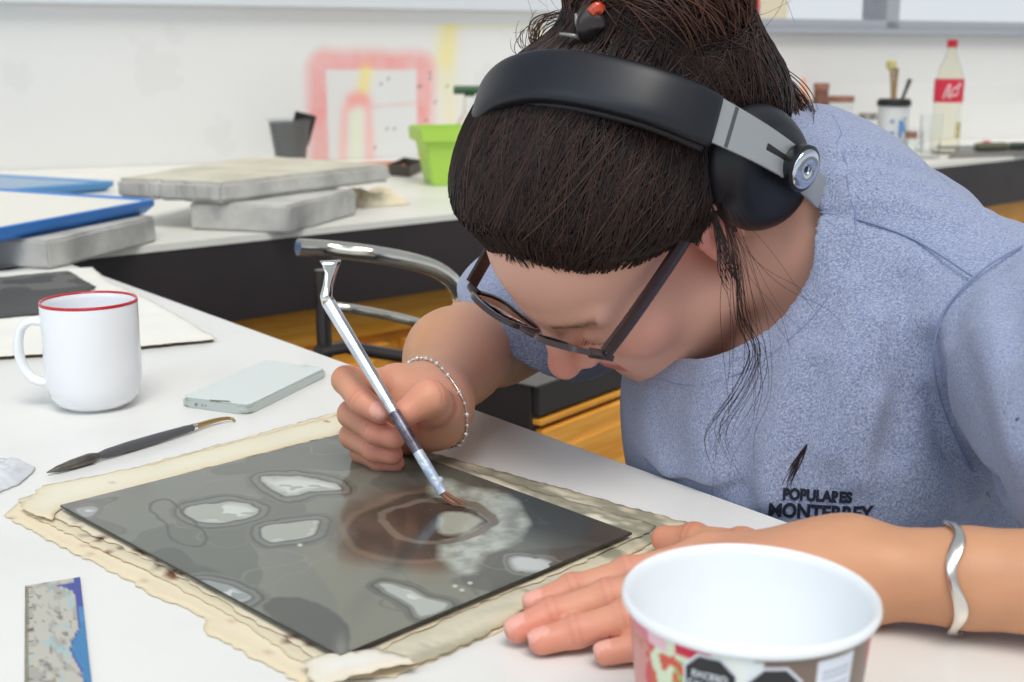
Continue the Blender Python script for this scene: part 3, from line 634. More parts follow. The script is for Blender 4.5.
# ---------------------------------------------------------------- sheets
def sheet(name, outline, z, label, cat, col, print_=None, seed=1, amp=0.0015, wav=14, thick=0.0004, torn=0.0015, res=0.0045, edge=(214, 196, 160), lift=None):
    """irregular paper sheet: outline given as seen on the table; torn edge, waves, faint print"""
    P = on_plane(outline, z); rs = random.Random(seed); O = []
    for a, b in zip(P, P[1:]+P[:1]):
        L = (b-a).length; k = max(1, int(L/res)); nrm = Vector((-(b-a).y, (b-a).x, 0)).normalized()
        for i in range(k):
            O.append(a.lerp(b, i/k) + nrm*(rs.uniform(-1, 1)*torn if i else 0))
    poly = np.array([(p.x, p.y) for p in O]); lo, hi = poly.min(0), poly.max(0)
    # grid triangulated through delaunay of interior + outline
    from mathutils.geometry import delaunay_2d_cdt
    xs = np.arange(lo[0], hi[0], res); ys = np.arange(lo[1], hi[1], res)
    X, Y = np.meshgrid(xs, ys, indexing='ij'); X = X.ravel(); Y = Y.ravel()
    inside = np.zeros(X.shape, bool); dmin = np.full(X.shape, 9.0); n = len(poly)
    for i in range(n):
        x1, y1 = poly[i]; x2, y2 = poly[(i+1) % n]
        c = ((y1 > Y) != (y2 > Y)) & (X < (x2-x1)*(Y-y1)/((y2-y1) if y2 != y1 else 1e-12)+x1); inside ^= c
        d = np.array([x2-x1, y2-y1]); t = np.clip(((X-x1)*d[0]+(Y-y1)*d[1])/(d@d+1e-12), 0, 1); dmin = np.minimum(dmin, np.hypot(X-x1-t*d[0], Y-y1-t*d[1]))
    ok = inside & (dmin > res*0.5); pts = [Vector((a, b)) for a, b in poly]+[Vector((a, b)) for a, b in zip(X[ok], Y[ok])]
    de = np.concatenate([np.zeros(n), dmin[ok]])
    r = delaunay_2d_cdt(pts, [(i, (i+1) % n) for i in range(n)], [], 1, 1e-6)
    Vv = np.array([(p.x, p.y) for p in r[0]]); orig = [o[0] if o else 0 for o in r[3]]; de = de[orig]
    x, y = Vv[:, 0], Vv[:, 1]
    zz = z + amp*(0.5+0.5*fbm(x+3, y+3, seed, 3, wav))*np.clip(de/0.004+0.5, 0, 1) + 0.0002
    if lift is not None: zz = zz + lift(x, y)
    cc = np.tile(s2l(*col), (len(x), 1)).astype(float); cc *= (1+0.05*fbm(x, y, seed+5, 4, 30))[:, None]
    w = (np.clip(1-de/0.012, 0, 1)*0.55)[:, None]; cc = cc*(1-w)+np.array(s2l(*edge))*w
    if print_ is not None: cc = print_(x, y, cc, de)
    me = mesh_pydata(name, np.column_stack([x, y, zz]), r[2]); set_col(me, cc)
    o = link(name, me, attr_mat(name+'_ink', rough=0.8)); s = o.modifiers.new('t', 'SOLIDIFY'); s.thickness = thick; s.offset = -1
    if len(me.polygons) and me.polygons[0].normal.z < 0: me.flip_normals()
    return tag(o, label, cat)
def inv_px(x, y, z=TT):
    """where a table point is seen from the photograph's place"""
    d = y; dz = z-CAMH; zc = d*cp - dz*sp; yc = d*sp+dz*cp
    return 512+x/zc*FPX, 341-yc/zc*FPX
def nprint(seed, dark=(120, 116, 100), dens=0.1, rows=260):
    def f(x, y, cc, de):
        u = x*td.x+y*td.y; v = x*tn.x+y*tn.y
        a = np.sin(v*rows*2*np.pi/6)*0.5+0.5; m = (fbm(u*2.2, v, seed, 4, 160) > dens)*(a > 0.45)*(fbm(u, v, seed+2, 2, 18) > -0.1)
        w = (m*0.6)[:, None]; return cc*(1-w)+np.array(s2l(*dark))*w
    return f
# white board with a torn dark edge, upper left; dark print on it
wbz = TT+0.0005
sheet('paper_sheet', [(-60, 276), (92, 268), (110, 283), (150, 300), (217, 339), (120, 349), (0, 357), (-80, 360)], wbz+0.0035, 'white sheet of thick paper with a dark torn front edge behind the mug', 'paper', (236, 234, 226), seed=2, amp=0.0025, wav=10, edge=(226, 220, 208), thick=0.0009)
sheet('brown_backing', [(-60, 279), (90, 272), (214, 341), (120, 351), (0, 359), (-80, 362)], wbz+0.0005, 'thin brown backing board under the white paper behind the mug', 'board', (112, 92, 84), seed=3, amp=0.001, edge=(112, 92, 84), thick=0.0009)
def dark_art(x, y, cc, de):
    n = fbm(x, y, 31, 4, 14)[:, None]; c = np.array(s2l(74, 74, 74))*(1+0.25*n); m = (fbm(x, y, 7, 3, 8) > 0.2)[:, None]
    return np.where(m, np.array(s2l(100, 99, 97)), c)
sheet('aquatint_print', [(-40, 281), (68, 271), (96, 287), (70, 303), (62, 312), (0, 318), (-40, 321)], wbz+0.0065, 'dark grey print on white paper at the left edge behind the mug', 'print', (78, 78, 78), dark_art, seed=4, amp=0.0015)
# newspaper under the plate
def red_spot(px, py, r):
    def g(x, y, cc):
        P = Pt(px, py); m = (np.hypot(x-P.x, y-P.y) < r)[:, None]; return np.where(m, np.array(s2l(176, 84, 60)), cc)
    return g
def np_top(x, y, cc, de):
    cc = nprint(11, (170, 164, 146), 0.55, 300)(x, y, cc, de)
    for q in ((368, 425, 0.0028), (371, 423, 0.002)): cc = red_spot(*q)(x, y, cc)
    cc = red_spot(326, 428, 0.0022)(x, y, cc)
    return cc
def soot(x, y, cc, de):
    # olive-grey washes and printed streaks on the side by her hand
    px, py = inv_px(x, y); u = x*td.x+y*td.y; v = x*tn.x+y*tn.y
    cc = nprint(17, (120, 118, 104), 0.28, 330)(x, y, cc, de)
    for (Pa, Pb), reg in ((((352, 431), (632, 532.5)), 1), (((340, 655), (632, 532.5)), 2)):
        A1, B1 = Pt(*Pa), Pt(*Pb); e = (B1-A1).normalized(); al = (x-A1.x)*e.x+(y-A1.y)*e.y; ac = (x-A1.x)*(-e.y)+(y-A1.y)*e.x
        m_ = (np.abs(ac) < 0.05)*(al > 0.0)*(al < (B1-A1).length*1.1); st_ = np.clip((fbm(al*0.35+3, ac+3, 40+reg, 4, 130)+0.08)*4, 0, 1)*m_*np.clip(fbm(al+1, ac+1, 44+reg, 2, 14)*3+0.9, 0.15, 1)
        cc = cc*(1-0.75*st_[:, None])+np.array(s2l(116, 116, 96))*0.75*st_[:, None]
    side = (px > 405) & (py < 520); a = np.clip((fbm(u, v*3, 41, 4, 24)+0.25)*2.0, 0, 1)*side
    cc = cc*(1-0.75*a[:, None])+np.array(s2l(118, 116, 98))*0.75*a[:, None]
    band = (px > 395) & (py > 530); b = np.clip((fbm(u*3, v*0.8+u*1.2, 47, 4, 16)+0.1)*2.2, 0, 1)*band
    cc = cc*(1-0.6*b[:, None])+np.array(s2l(132, 134, 112))*0.6*b[:, None]
    k = ((fbm(x, y, 52, 3, 60) > 0.5)*((py-px*0.62 > 455)))[:, None]
    return np.where(k, np.array(s2l(120, 84, 66)), cc)
sheet('newspaper', [(4, 516), (30, 496), (180, 456), (352, 408), (388, 440), (520, 480), (655, 519), (706, 527), (690, 536), (640, 561), (560, 592), (520, 622), (470, 645), (395, 678), (300, 684), (255, 660), (205, 632), (205, 618), (182, 607), (168, 603), (100, 566), (44, 538)], TT+0.0004, 'lowest yellowed newspaper sheet with a torn corner, under the dark plate', 'newspaper', (232, 219, 192), nprint(13, (186, 160, 132), 0.42), seed=5, amp=0.0014, wav=9, torn=0.0016)
sheet('newspaper', [(18, 500), (200, 455), (338, 415), (420, 450), (560, 488), (690, 524), (672, 533), (630, 556), (540, 596), (500, 628), (455, 650), (420, 664), (350, 672), (296, 660), (240, 622), (160, 578), (80, 540), (30, 516)], TT+0.0019, 'middle newspaper sheet with olive stains showing by her resting hand', 'newspaper', (214, 206, 184), soot, seed=6, amp=0.0016, wav=14, torn=0.0014)
sheet('newspaper', [(40, 506), (120, 480), (345, 426), (352, 430), (430, 458), (540, 492), (656, 526), (650, 533), (560, 573), (470, 608), (400, 640), (352, 666), (320, 660), (250, 618), (160, 565), (60, 520)], TT+0.0036, 'top cream newspaper sheet framing the dark plate', 'newspaper', (222, 215, 196), soot, seed=7, amp=0.0014, wav=18, torn=0.0016)
sheet('paper_strip', [(20, 507), (42, 486), (150, 465), (343, 414), (349, 424), (340, 434), (200, 470), (66, 506), (60, 510), (52, 520), (36, 516)], TT+0.0052, 'cream strip of tracing paper along the back left edge of the plate', 'paper', (226, 220, 198), np_top, seed=8, amp=0.0012, wav=22)
# small folded corner of white paper near the front corner of the plate
sheet('paper_scrap', [(300, 664), (346, 652), (378, 650), (420, 664), (360, 676), (318, 690)], TT+0.0062, 'small folded scrap of pale paper at the near corner of the plate', 'paper', (232, 230, 222), None, seed=12, amp=0.0035, wav=40)
# crumpled tissue / plastic film at the left
crumple('plastic_film', -12, 478, 0.030, 0.045, 0.010, (0.9, 0.9, 0.92), 'crumpled translucent white film at the left edge of the table', 'film', 14, TT, 50, mat('film_white', s2l(240, 242, 246), 0.25, trans=0.3), 0.2)
# ---------------------------------------------------------------- the plate
PZ = TT+0.0072
PC = on_plane([(60, 505), (352, 431), (632, 532.5), (340, 655)], PZ+0.0018)
def plate():
    t = thing('etching_plate', 'dark grey etching plate with contour shaped pale patches on the newspaper', 'etching plate', tuple(sum(PC, Vector())/4-Vector((0, 0, 0.0018))))
    bm = bmesh.new(); prism(bm, PC, PZ, PZ+0.0017, 0.0004, 1); finish('plate_base', bm, mat('plate_edge', s2l(64, 64, 60), 0.3, 0.4), t, world=True)
    N = 420; g = np.linspace(0, 1, N); U, Vg = np.meshgrid(g, g, indexing='ij')
    c = np.array([(p.x, p.y) for p in PC]); XY = c[0]*((1-U)*(1-Vg))[..., None]+c[1]*(U*(1-Vg))[..., None]+c[2]*(U*Vg)[..., None]+c[3]*((1-U)*Vg)[..., None]
    x, y = XY[..., 0], XY[..., 1]; z = PZ+0.0018
    px, py = inv_px(x, y, z)
    wx = px+7*fbm(x, y, 61, 3, 26)+2.5*fbm(x, y, 62, 2, 90); wy = py+3.5*fbm(x, y, 63, 3, 26)+1.5*fbm(x, y, 64, 2, 90)
    col = np.tile(s2l(100, 104, 97), x.shape+(1,)).astype(float)
    def bl(m, cc, a=1.0):
        nonlocal col
        w = (np.clip(m, 0, 1)*a)[..., None]; col = col*(1-w)+np.array(s2l(*cc))*w
    def fld(poly):
        P = np.array([(v_.x, v_.y) for v_ in smooth_path([Vector((a_, b_, 0)) for a_, b_ in poly], 4, True)]); n = len(P); ins = np.zeros(px.shape, bool); d = np.full(px.shape, 1e9)
        for i in range(n):
            a, b = P[i], P[(i+1) % n]; ins ^= ((a[1] > wy) != (b[1] > wy)) & (wx < (b[0]-a[0])*(wy-a[1])/((b[1]-a[1]) or 1e-9)+a[0])
            e = b-a; tt = np.clip(((wx-a[0])*e[0]+(wy-a[1])*e[1]*4)/(e[0]**2+4*e[1]**2), 0, 1); d = np.minimum(d, np.hypot(wx-a[0]-tt*e[0], 2*(wy-a[1]-tt*e[1])))
        return np.where(ins, -d, d)
    ss = lambda d, w=1.2: np.clip(0.5-d/w/2, 0, 1)
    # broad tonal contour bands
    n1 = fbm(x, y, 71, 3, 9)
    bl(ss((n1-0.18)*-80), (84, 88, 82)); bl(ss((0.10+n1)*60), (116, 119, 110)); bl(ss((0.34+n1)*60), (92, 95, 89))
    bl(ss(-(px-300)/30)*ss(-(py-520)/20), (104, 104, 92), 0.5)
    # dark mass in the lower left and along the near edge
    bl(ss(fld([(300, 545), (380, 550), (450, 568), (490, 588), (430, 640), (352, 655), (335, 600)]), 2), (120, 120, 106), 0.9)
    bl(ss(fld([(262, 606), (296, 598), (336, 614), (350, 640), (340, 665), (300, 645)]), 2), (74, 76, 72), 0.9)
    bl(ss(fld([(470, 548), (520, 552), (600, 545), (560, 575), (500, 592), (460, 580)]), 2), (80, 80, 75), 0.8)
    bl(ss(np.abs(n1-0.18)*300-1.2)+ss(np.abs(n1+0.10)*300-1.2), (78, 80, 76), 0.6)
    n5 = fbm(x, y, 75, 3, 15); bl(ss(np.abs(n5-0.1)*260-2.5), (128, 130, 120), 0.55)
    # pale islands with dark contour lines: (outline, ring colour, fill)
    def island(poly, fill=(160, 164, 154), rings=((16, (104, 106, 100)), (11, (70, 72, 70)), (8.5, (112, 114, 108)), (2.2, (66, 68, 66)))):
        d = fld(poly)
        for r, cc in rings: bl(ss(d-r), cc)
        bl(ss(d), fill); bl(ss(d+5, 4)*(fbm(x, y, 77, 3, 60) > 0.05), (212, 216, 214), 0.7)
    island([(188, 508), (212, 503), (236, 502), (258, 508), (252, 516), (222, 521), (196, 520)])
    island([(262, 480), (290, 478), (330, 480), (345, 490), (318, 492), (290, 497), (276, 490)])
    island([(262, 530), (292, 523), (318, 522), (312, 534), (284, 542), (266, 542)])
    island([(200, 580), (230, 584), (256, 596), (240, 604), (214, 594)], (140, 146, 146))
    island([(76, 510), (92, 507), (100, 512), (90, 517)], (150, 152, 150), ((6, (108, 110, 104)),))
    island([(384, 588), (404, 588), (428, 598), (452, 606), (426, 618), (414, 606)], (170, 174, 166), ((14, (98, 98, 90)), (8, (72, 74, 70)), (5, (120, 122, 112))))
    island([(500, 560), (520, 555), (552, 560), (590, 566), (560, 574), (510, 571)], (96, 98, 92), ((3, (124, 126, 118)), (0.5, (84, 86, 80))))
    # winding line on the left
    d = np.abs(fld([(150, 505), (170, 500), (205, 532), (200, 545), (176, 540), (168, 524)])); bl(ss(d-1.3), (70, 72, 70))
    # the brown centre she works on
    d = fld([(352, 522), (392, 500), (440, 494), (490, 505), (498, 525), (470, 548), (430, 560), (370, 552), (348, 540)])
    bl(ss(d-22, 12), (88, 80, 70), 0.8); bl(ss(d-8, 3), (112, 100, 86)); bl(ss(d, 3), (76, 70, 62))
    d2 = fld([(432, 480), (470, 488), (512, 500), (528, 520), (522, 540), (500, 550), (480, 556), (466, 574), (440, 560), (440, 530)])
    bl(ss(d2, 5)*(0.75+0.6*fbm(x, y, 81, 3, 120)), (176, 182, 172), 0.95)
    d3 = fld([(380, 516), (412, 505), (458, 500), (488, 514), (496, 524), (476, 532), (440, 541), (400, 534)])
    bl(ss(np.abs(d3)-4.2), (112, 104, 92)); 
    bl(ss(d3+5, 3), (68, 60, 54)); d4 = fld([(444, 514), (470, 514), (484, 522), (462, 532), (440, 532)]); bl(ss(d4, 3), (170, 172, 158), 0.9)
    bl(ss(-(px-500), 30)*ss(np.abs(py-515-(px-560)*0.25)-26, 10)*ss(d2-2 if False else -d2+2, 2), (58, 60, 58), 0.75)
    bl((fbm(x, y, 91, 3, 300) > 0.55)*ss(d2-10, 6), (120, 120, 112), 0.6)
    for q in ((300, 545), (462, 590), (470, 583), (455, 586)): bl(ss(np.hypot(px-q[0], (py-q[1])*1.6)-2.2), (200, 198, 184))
    V = np.stack([x, y, np.full(x.shape, z)], -1).reshape(-1, 3)
    idx = np.arange(N*N).reshape(N, N); F = np.stack([idx[:-1, :-1], idx[1:, :-1], idx[1:, 1:], idx[:-1, 1:]], -1).reshape(-1, 4)
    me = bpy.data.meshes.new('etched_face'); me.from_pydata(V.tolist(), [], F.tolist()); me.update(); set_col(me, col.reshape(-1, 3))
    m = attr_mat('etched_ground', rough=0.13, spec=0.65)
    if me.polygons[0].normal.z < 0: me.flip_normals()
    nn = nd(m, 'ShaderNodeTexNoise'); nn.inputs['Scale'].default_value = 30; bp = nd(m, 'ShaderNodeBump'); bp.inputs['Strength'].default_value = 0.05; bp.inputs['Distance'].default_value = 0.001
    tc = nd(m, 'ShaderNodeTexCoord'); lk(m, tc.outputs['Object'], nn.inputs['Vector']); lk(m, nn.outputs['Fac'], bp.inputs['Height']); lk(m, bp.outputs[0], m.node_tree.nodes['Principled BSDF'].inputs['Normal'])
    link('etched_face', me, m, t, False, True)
plate()
# ---------------------------------------------------------------- the tub in front
def txt(body, size, M_, m, name, parent, wrap=None, ext=0.0002, bold=0.0):
    cu = bpy.data.curves.new(name, 'FONT'); cu.body = body; cu.size = size; cu.align_x = 'CENTER'; cu.align_y = 'CENTER'; cu.extrude = 0; cu.offset = bold
    o = bpy.data.objects.new(name, cu); COL.objects.link(o); C.view_layer.update()
    me = bpy.data.meshes.new_from_object(o.evaluated_get(C.evaluated_depsgraph_get())); bpy.data.objects.remove(o)
    bm = bmesh.new(); bm.from_mesh(me); bmesh.ops.triangulate(bm, faces=bm.faces[:])
    if wrap:
        bmesh.ops.subdivide_edges(bm, edges=[e for e in bm.edges if e.calc_length() > size*0.3], cuts=2)
        for v in bm.verts: v.co = wrap(v.co)
    elif M_ is not None: bmesh.ops.transform(bm, matrix=M_, verts=bm.verts)
    me = bpy.data.meshes.new(name); bm.to_mesh(me); bm.free()
    return link(name, me, m, parent, False)
def tub():
    zr = 0.084; ctr = Pt(750, 591, TT+zr); R = 128/FPX*((ctr-Vector((0, 0, CAMH))).dot(Vector((0, cp, -sp)))); 
    t = thing('yogurt_tub', 'empty white plastic food tub with a printed label in the foreground', 'tub', (ctr.x, ctr.y, TT)); Rb = R*0.80
    Rt = R*0.945
    rad = lambda z: Rb+(Rt-Rb)*z/zr
    bm = bmesh.new(); lathe(bm, [(0, 0), (Rb-0.002, 0), (Rb, 0.002), (rad(zr-0.005), zr-0.005), (R*0.985, zr-0.0045), (R, zr-0.0030), (R*0.995, zr-0.001), (R*0.975, zr), (R*0.945, zr-0.001), (Rt*0.975, zr-0.004), (Rt*0.965, zr-0.016), (Rt*0.945, zr-0.018), (Rb*0.955, 0.004), (Rb*0.9, 0.002), (0, 0.002)], 96)
    finish('tub_body', bm, mat('tub_white', s2l(238, 241, 244), 0.3, sss=0.0), t, auto=50)
    # printed sleeve: angle, height -> colour
    na, nz = 360, 60; z0, z1 = 0.004, zr-0.0062; A = np.linspace(-math.pi, math.pi, na); Z = np.linspace(z0, z1, nz); AA, ZZ = np.meshgrid(A, Z, indexing='ij')
    r = rad(ZZ)+0.0003; V = np.stack([r*np.cos(AA), r*np.sin(AA), ZZ], -1).reshape(-1, 3)
    s = (AA+math.pi/2)*Rt; h = ZZ-z1                                   # s: metres to the right of the front, h below the top of the print
    col = np.tile(s2l(122, 104, 92), AA.shape+(1,)).astype(float)
    def bl(m, c, a=1.0):
        nonlocal col
        w = (np.clip(m, 0, 1)*a)[..., None]; col = col*(1-w)+np.array(s2l(*c))*w
    n = fbm(s+1, h+1, 5, 4, 60)
    bl(s < -0.0075, (228, 232, 226)); bl((s < -0.030), (214, 226, 196)); bl((s < -0.030)*(n > 0.12), (150, 186, 110)); bl((s < -0.033)*(fbm(s+1, h+1, 9, 3, 90) > 0.3), (206, 84, 60))
    bl((s < -0.012)*(h < -0.026+0.25*(s+0.04)), (100, 160, 214)); bl((s < -0.014)*(h < -0.031+0.3*(s+0.04)), (206, 40, 90))
    bl((np.abs(h+0.002+0.0*s) < 0.003)*(s < -0.024)*(s > -0.040), (205, 30, 66)); bl((s < -0.044)*(h > -0.006), (232, 190, 200)); 
    bl((np.abs(s-0.056) < 0.003)*(h > -0.014), (200, 50, 70)); bl((s > 0.0185)*(s < 0.038)*(h < -0.002), (222, 228, 238)); bl((s > -0.010)*(s < -0.004)*(h < -0.001), (222, 230, 232))
    stripes = (np.sin(h*2*math.pi/0.0028) > 0.3)*(s > 0.021)*(s < 0.0355)*(h < -0.006); bl(stripes, (160, 168, 188), 0.8)
    bl((s > 0.062) | (s < -0.056), (206, 60, 84), 0.7)
    idx = np.arange(na*nz).reshape(na, nz); F = np.stack([idx[:-1, :-1], idx[1:, :-1], idx[1:, 1:], idx[:-1, 1:]], -1).reshape(-1, 4)
    me = bpy.data.meshes.new('label_wrap'); me.from_pydata(V.tolist(), [], F.tolist()); me.update(); set_col(me, col.reshape(-1, 3)); link('label_wrap', me, attr_mat('tub_print', rough=0.4), t)
    blk = mat('seal_black', s2l(34, 34, 38), 0.45); wht = mat('seal_white', s2l(222, 226, 232), 0.45)
    def wrapper(a0, zc_, off):
        return lambda co: Vector(((rad(zc_+co.y)+off)*math.cos(a0+co.x/Rt), (rad(zc_+co.y)+off)*math.sin(a0+co.x/Rt), zc_+co.y))
    for s0, zc_, lines in ((-0.0245, z1-0.0120, ('EXCESO', 'CALORÍAS')), (0.0008, z1-0.0140, ('EXCESO', 'AZÚCARES'))):
        a0 = s0/Rt-math.pi/2
        for rr, off, m, nm in ((0.0114, 0.0005, wht, 'seal_border'), (0.0102, 0.0008, blk, 'warning_seal')):
            wr_ = wrapper(a0, zc_, off); bm = bmesh.new(); c0 = bm.verts.new((0, 0, 0)); rings = [[c0]]
            for q in (0.35, 0.7, 1.0):
                ring = []
                for k in range(8):
                    p, p2 = [(rr*q/math.cos(math.pi/8)*math.cos(math.pi/8+j*math.pi/4), rr*q/math.cos(math.pi/8)*math.sin(math.pi/8+j*math.pi/4)) for j in (k, k+1)]
                    for f in (0, 1/3, 2/3): ring.append(bm.verts.new((p[0]*(1-f)+p2[0]*f, p[1]*(1-f)+p2[1]*f, 0)))
                rings.append(ring)
            for a, b in zip(rings, rings[1:]):
                m_ = len(b)
                for i in range(m_):
                    if len(a) == 1: bm.faces.new((a[0], b[i], b[(i+1) % m_]))
                    else: bm.faces.new((a[i], a[(i+1) % m_], b[(i+1) % m_], b[i]))
            for v in bm.verts: v.co = wr_(v.co.copy())
            so_ = finish(nm, bm, m, t)
            for f in ():
                pass
        for j, L in enumerate(lines):
            w2 = wrapper(a0, zc_+0.0024-j*0.0044, 0.0011); txt(L, 0.0040, None, wht, 'seal_text', so_ if False else t, wrap=w2, bold=0.00008)
    # dried drop of food on the inside wall
    bm = bmesh.new(); bmesh.ops.create_icosphere(bm, subdivisions=2, radius=0.003, matrix=Matrix.Translation((0.010, -Rt*0.93, zr-0.021))@Matrix.Diagonal((0.8, 0.3, 1, 1))); finish('food_residue', bm, mat('residue', s2l(196, 190, 180), 0.4), t, smooth=True)
tub()
# ================================================================ IMPLICIT SURFACES (for skin, hair and cloth)
VS = 1.0
def A_(v): return np.array([v[0], v[1], v[2]], float)
def smin(a, b, k):
    h = np.maximum(k-np.abs(a-b), 0)/k; return np.minimum(a, b)-h*h*k*0.25
def smax(a, b, k): return -smin(-a, -b, k)
def rc(p, a, b, ra, rb):
    ab = b-a; L = ab@ab; t = np.clip(((p-a)@ab)/L, 0, 1)
    return np.linalg.norm(p-a-t[:, None]*ab, axis=1)-(ra+(rb-ra)*t)
def ell(p, c, r, R=None):
    q = p-c
    if R is not None: q = q@R.T
    r = np.asarray(r, float); k0 = np.linalg.norm(q/r, axis=1); k1 = np.linalg.norm(q/(r*r), axis=1)+1e-12
    return k0*(k0-1)/k1
def chain(p, pts, rs, k):
    d = None
    for i in range(len(pts)-1):
        e = rc(p, pts[i], pts[i+1], rs[i], rs[i+1]); d = e if d is None else smin(d, e, k)
    return d
def surface_net(f, lo, hi, h, bs=14, margin=1.5):
    """polygonise f = 0 (f < 0 inside), only near the surface"""
    lo = np.asarray(lo, float); hi = np.asarray(hi, float); nb = np.ceil((hi-lo)/(h*bs)).astype(int); NC = nb*bs+2
    g = [lo[i]+(np.arange(nb[i])+0.5)*bs*h for i in range(3)]
    G = np.stack(np.meshgrid(*g, indexing='ij'), -1).reshape(-1, 3); I = np.stack(np.meshgrid(*[np.arange(n) for n in nb], indexing='ij'), -1).reshape(-1, 3)
    d = f(G); I = I[np.abs(d) < bs*h*0.87*margin+0.004]
    n = bs+2; ax = np.arange(n); off = np.stack(np.meshgrid(ax, ax, ax, indexing='ij'), -1).reshape(-1, 3)-1
    VID, VP, QD = [], [], []
    gid = lambda c: (c[..., 0]*NC[1]+c[..., 1])*NC[2]+c[..., 2]
    corner = np.array([[i, j, k] for i in (0, 1) for j in (0, 1) for k in (0, 1)])
    edges = [(a, b) for a in range(8) for b in range(a+1, 8) if np.abs(corner[a]-corner[b]).sum() == 1]
    for b0 in I:
        base = b0*bs
        P = lo+(base+off)*h; D = f(P).reshape(n, n, n); S = D < 0
        if S.all() or not S.any(): continue
        # cells whose low corner index is 1..bs  (owned)
        cs = np.stack([D[1+c[0]:1+c[0]+bs, 1+c[1]:1+c[1]+bs, 1+c[2]:1+c[2]+bs] if True else 0 for c in corner], -1)[..., :] if False else None
        m = n-1
        cc = np.stack([D[c[0]:c[0]+m, c[1]:c[1]+m, c[2]:c[2]+m] for c in corner], -1)
        sg = cc < 0; act = sg.any(-1) & ~sg.all(-1); act[0] = False; act[:, 0] = False; act[:, :, 0] = False
        ci = np.argwhere(act)
        if len(ci):
            vals = cc[act]; acc = np.zeros((len(ci), 3)); cnt = np.zeros(len(ci))
            for a, b in edges:
                va, vb = vals[:, a], vals[:, b]; x = (va < 0) != (vb < 0); t = np.where(x, va/np.where(x, va-vb, 1), 0)
                acc += np.where(x[:, None], corner[a]+t[:, None]*(corner[b]-corner[a]), 0); cnt += x
            VP.append(lo+(base+ci-1+acc/cnt[:, None])*h); VID.append(gid(base+ci-1))
        for axis in range(3):
            e = [0, 0, 0]; e[axis] = 1
            s0 = S[1:m, 1:m, 1:m]; s1 = S[1+e[0]:m+e[0], 1+e[1]:m+e[1], 1+e[2]:m+e[2]]; x = np.argwhere(s0 != s1)
            if not len(x): continue
            inside = s0[tuple(x.T)]; q = base+x; u = [0, 0, 0]; v = [0, 0, 0]; u[(axis+1) % 3] = 1; v[(axis+2) % 3] = 1; u = np.array(u); v = np.array(v)
            Q = np.stack([gid(q), gid(q-u), gid(q-u-v), gid(q-v)], -1); Q = np.where(inside[:, None], Q, Q[:, ::-1]); QD.append(Q)
    VID = np.concatenate(VID); VP = np.concatenate(VP); QD = np.concatenate(QD)
    o = np.argsort(VID); VID = VID[o]; VP = VP[o]; k = np.searchsorted(VID, QD); k = np.clip(k, 0, len(VID)-1); ok = (VID[k] == QD).all(1)
    return VP, k[ok]
def relax(V, F, it=2, lam=0.5):
    E = np.concatenate([F[:, [0, 1]], F[:, [1, 2]], F[:, [2, 3]], F[:, [3, 0]]]); n = len(V)
    E = np.concatenate([E, E[:, ::-1]])
    cnt = np.bincount(E[:, 0], minlength=n)[:, None]
    for _ in range(it):
        for l in (lam, -lam*1.04):
            s = np.stack([np.bincount(E[:, 0], V[E[:, 1], c], minlength=n) for c in range(3)], -1); V = V+l*(s/np.maximum(cnt, 1)-V)
    return V
def sdf_mesh(name, f, lo, hi, h, m, parent=None, cols=None, it=2, drop=0.0):
    V, F = surface_net(f, lo, hi, h*VS); V = relax(V, F, it)
    me = bpy.data.meshes.new(name); me.vertices.add(len(V)); me.vertices.foreach_set('co', V.astype(np.float32).ravel())
    me.loops.add(len(F)*4); me.loops.foreach_set('vertex_index', F.astype(np.int32).ravel()); me.polygons.add(len(F))
    me.polygons.foreach_set('loop_start', (np.arange(len(F))*4).astype(np.int32)); me.polygons.foreach_set('loop_total', np.full(len(F), 4, np.int32)); me.update(calc_edges=True); me.validate()
    if cols is not None: set_col(me, cols(V))
    return link(name, me, m, parent, True, True)
def cull(c, r):
    """decorator: skip a part when the points are far away from it"""
    c = A_(c)
    def dec(fn):
        def g(p):
            pc = p.mean(0); 
            if len(p) < 6000:
                rad = np.linalg.norm(p-pc, axis=1).max(); dd = np.linalg.norm(pc-c)-rad-r
                if dd > 0.03: return np.full(len(p), dd+0.0)
                return fn(p)
            out = np.linalg.norm(p-c, axis=1)-r; k = out < 0.10
            if k.any(): out[k] = fn(p[k])
            return out
        return g
    return dec
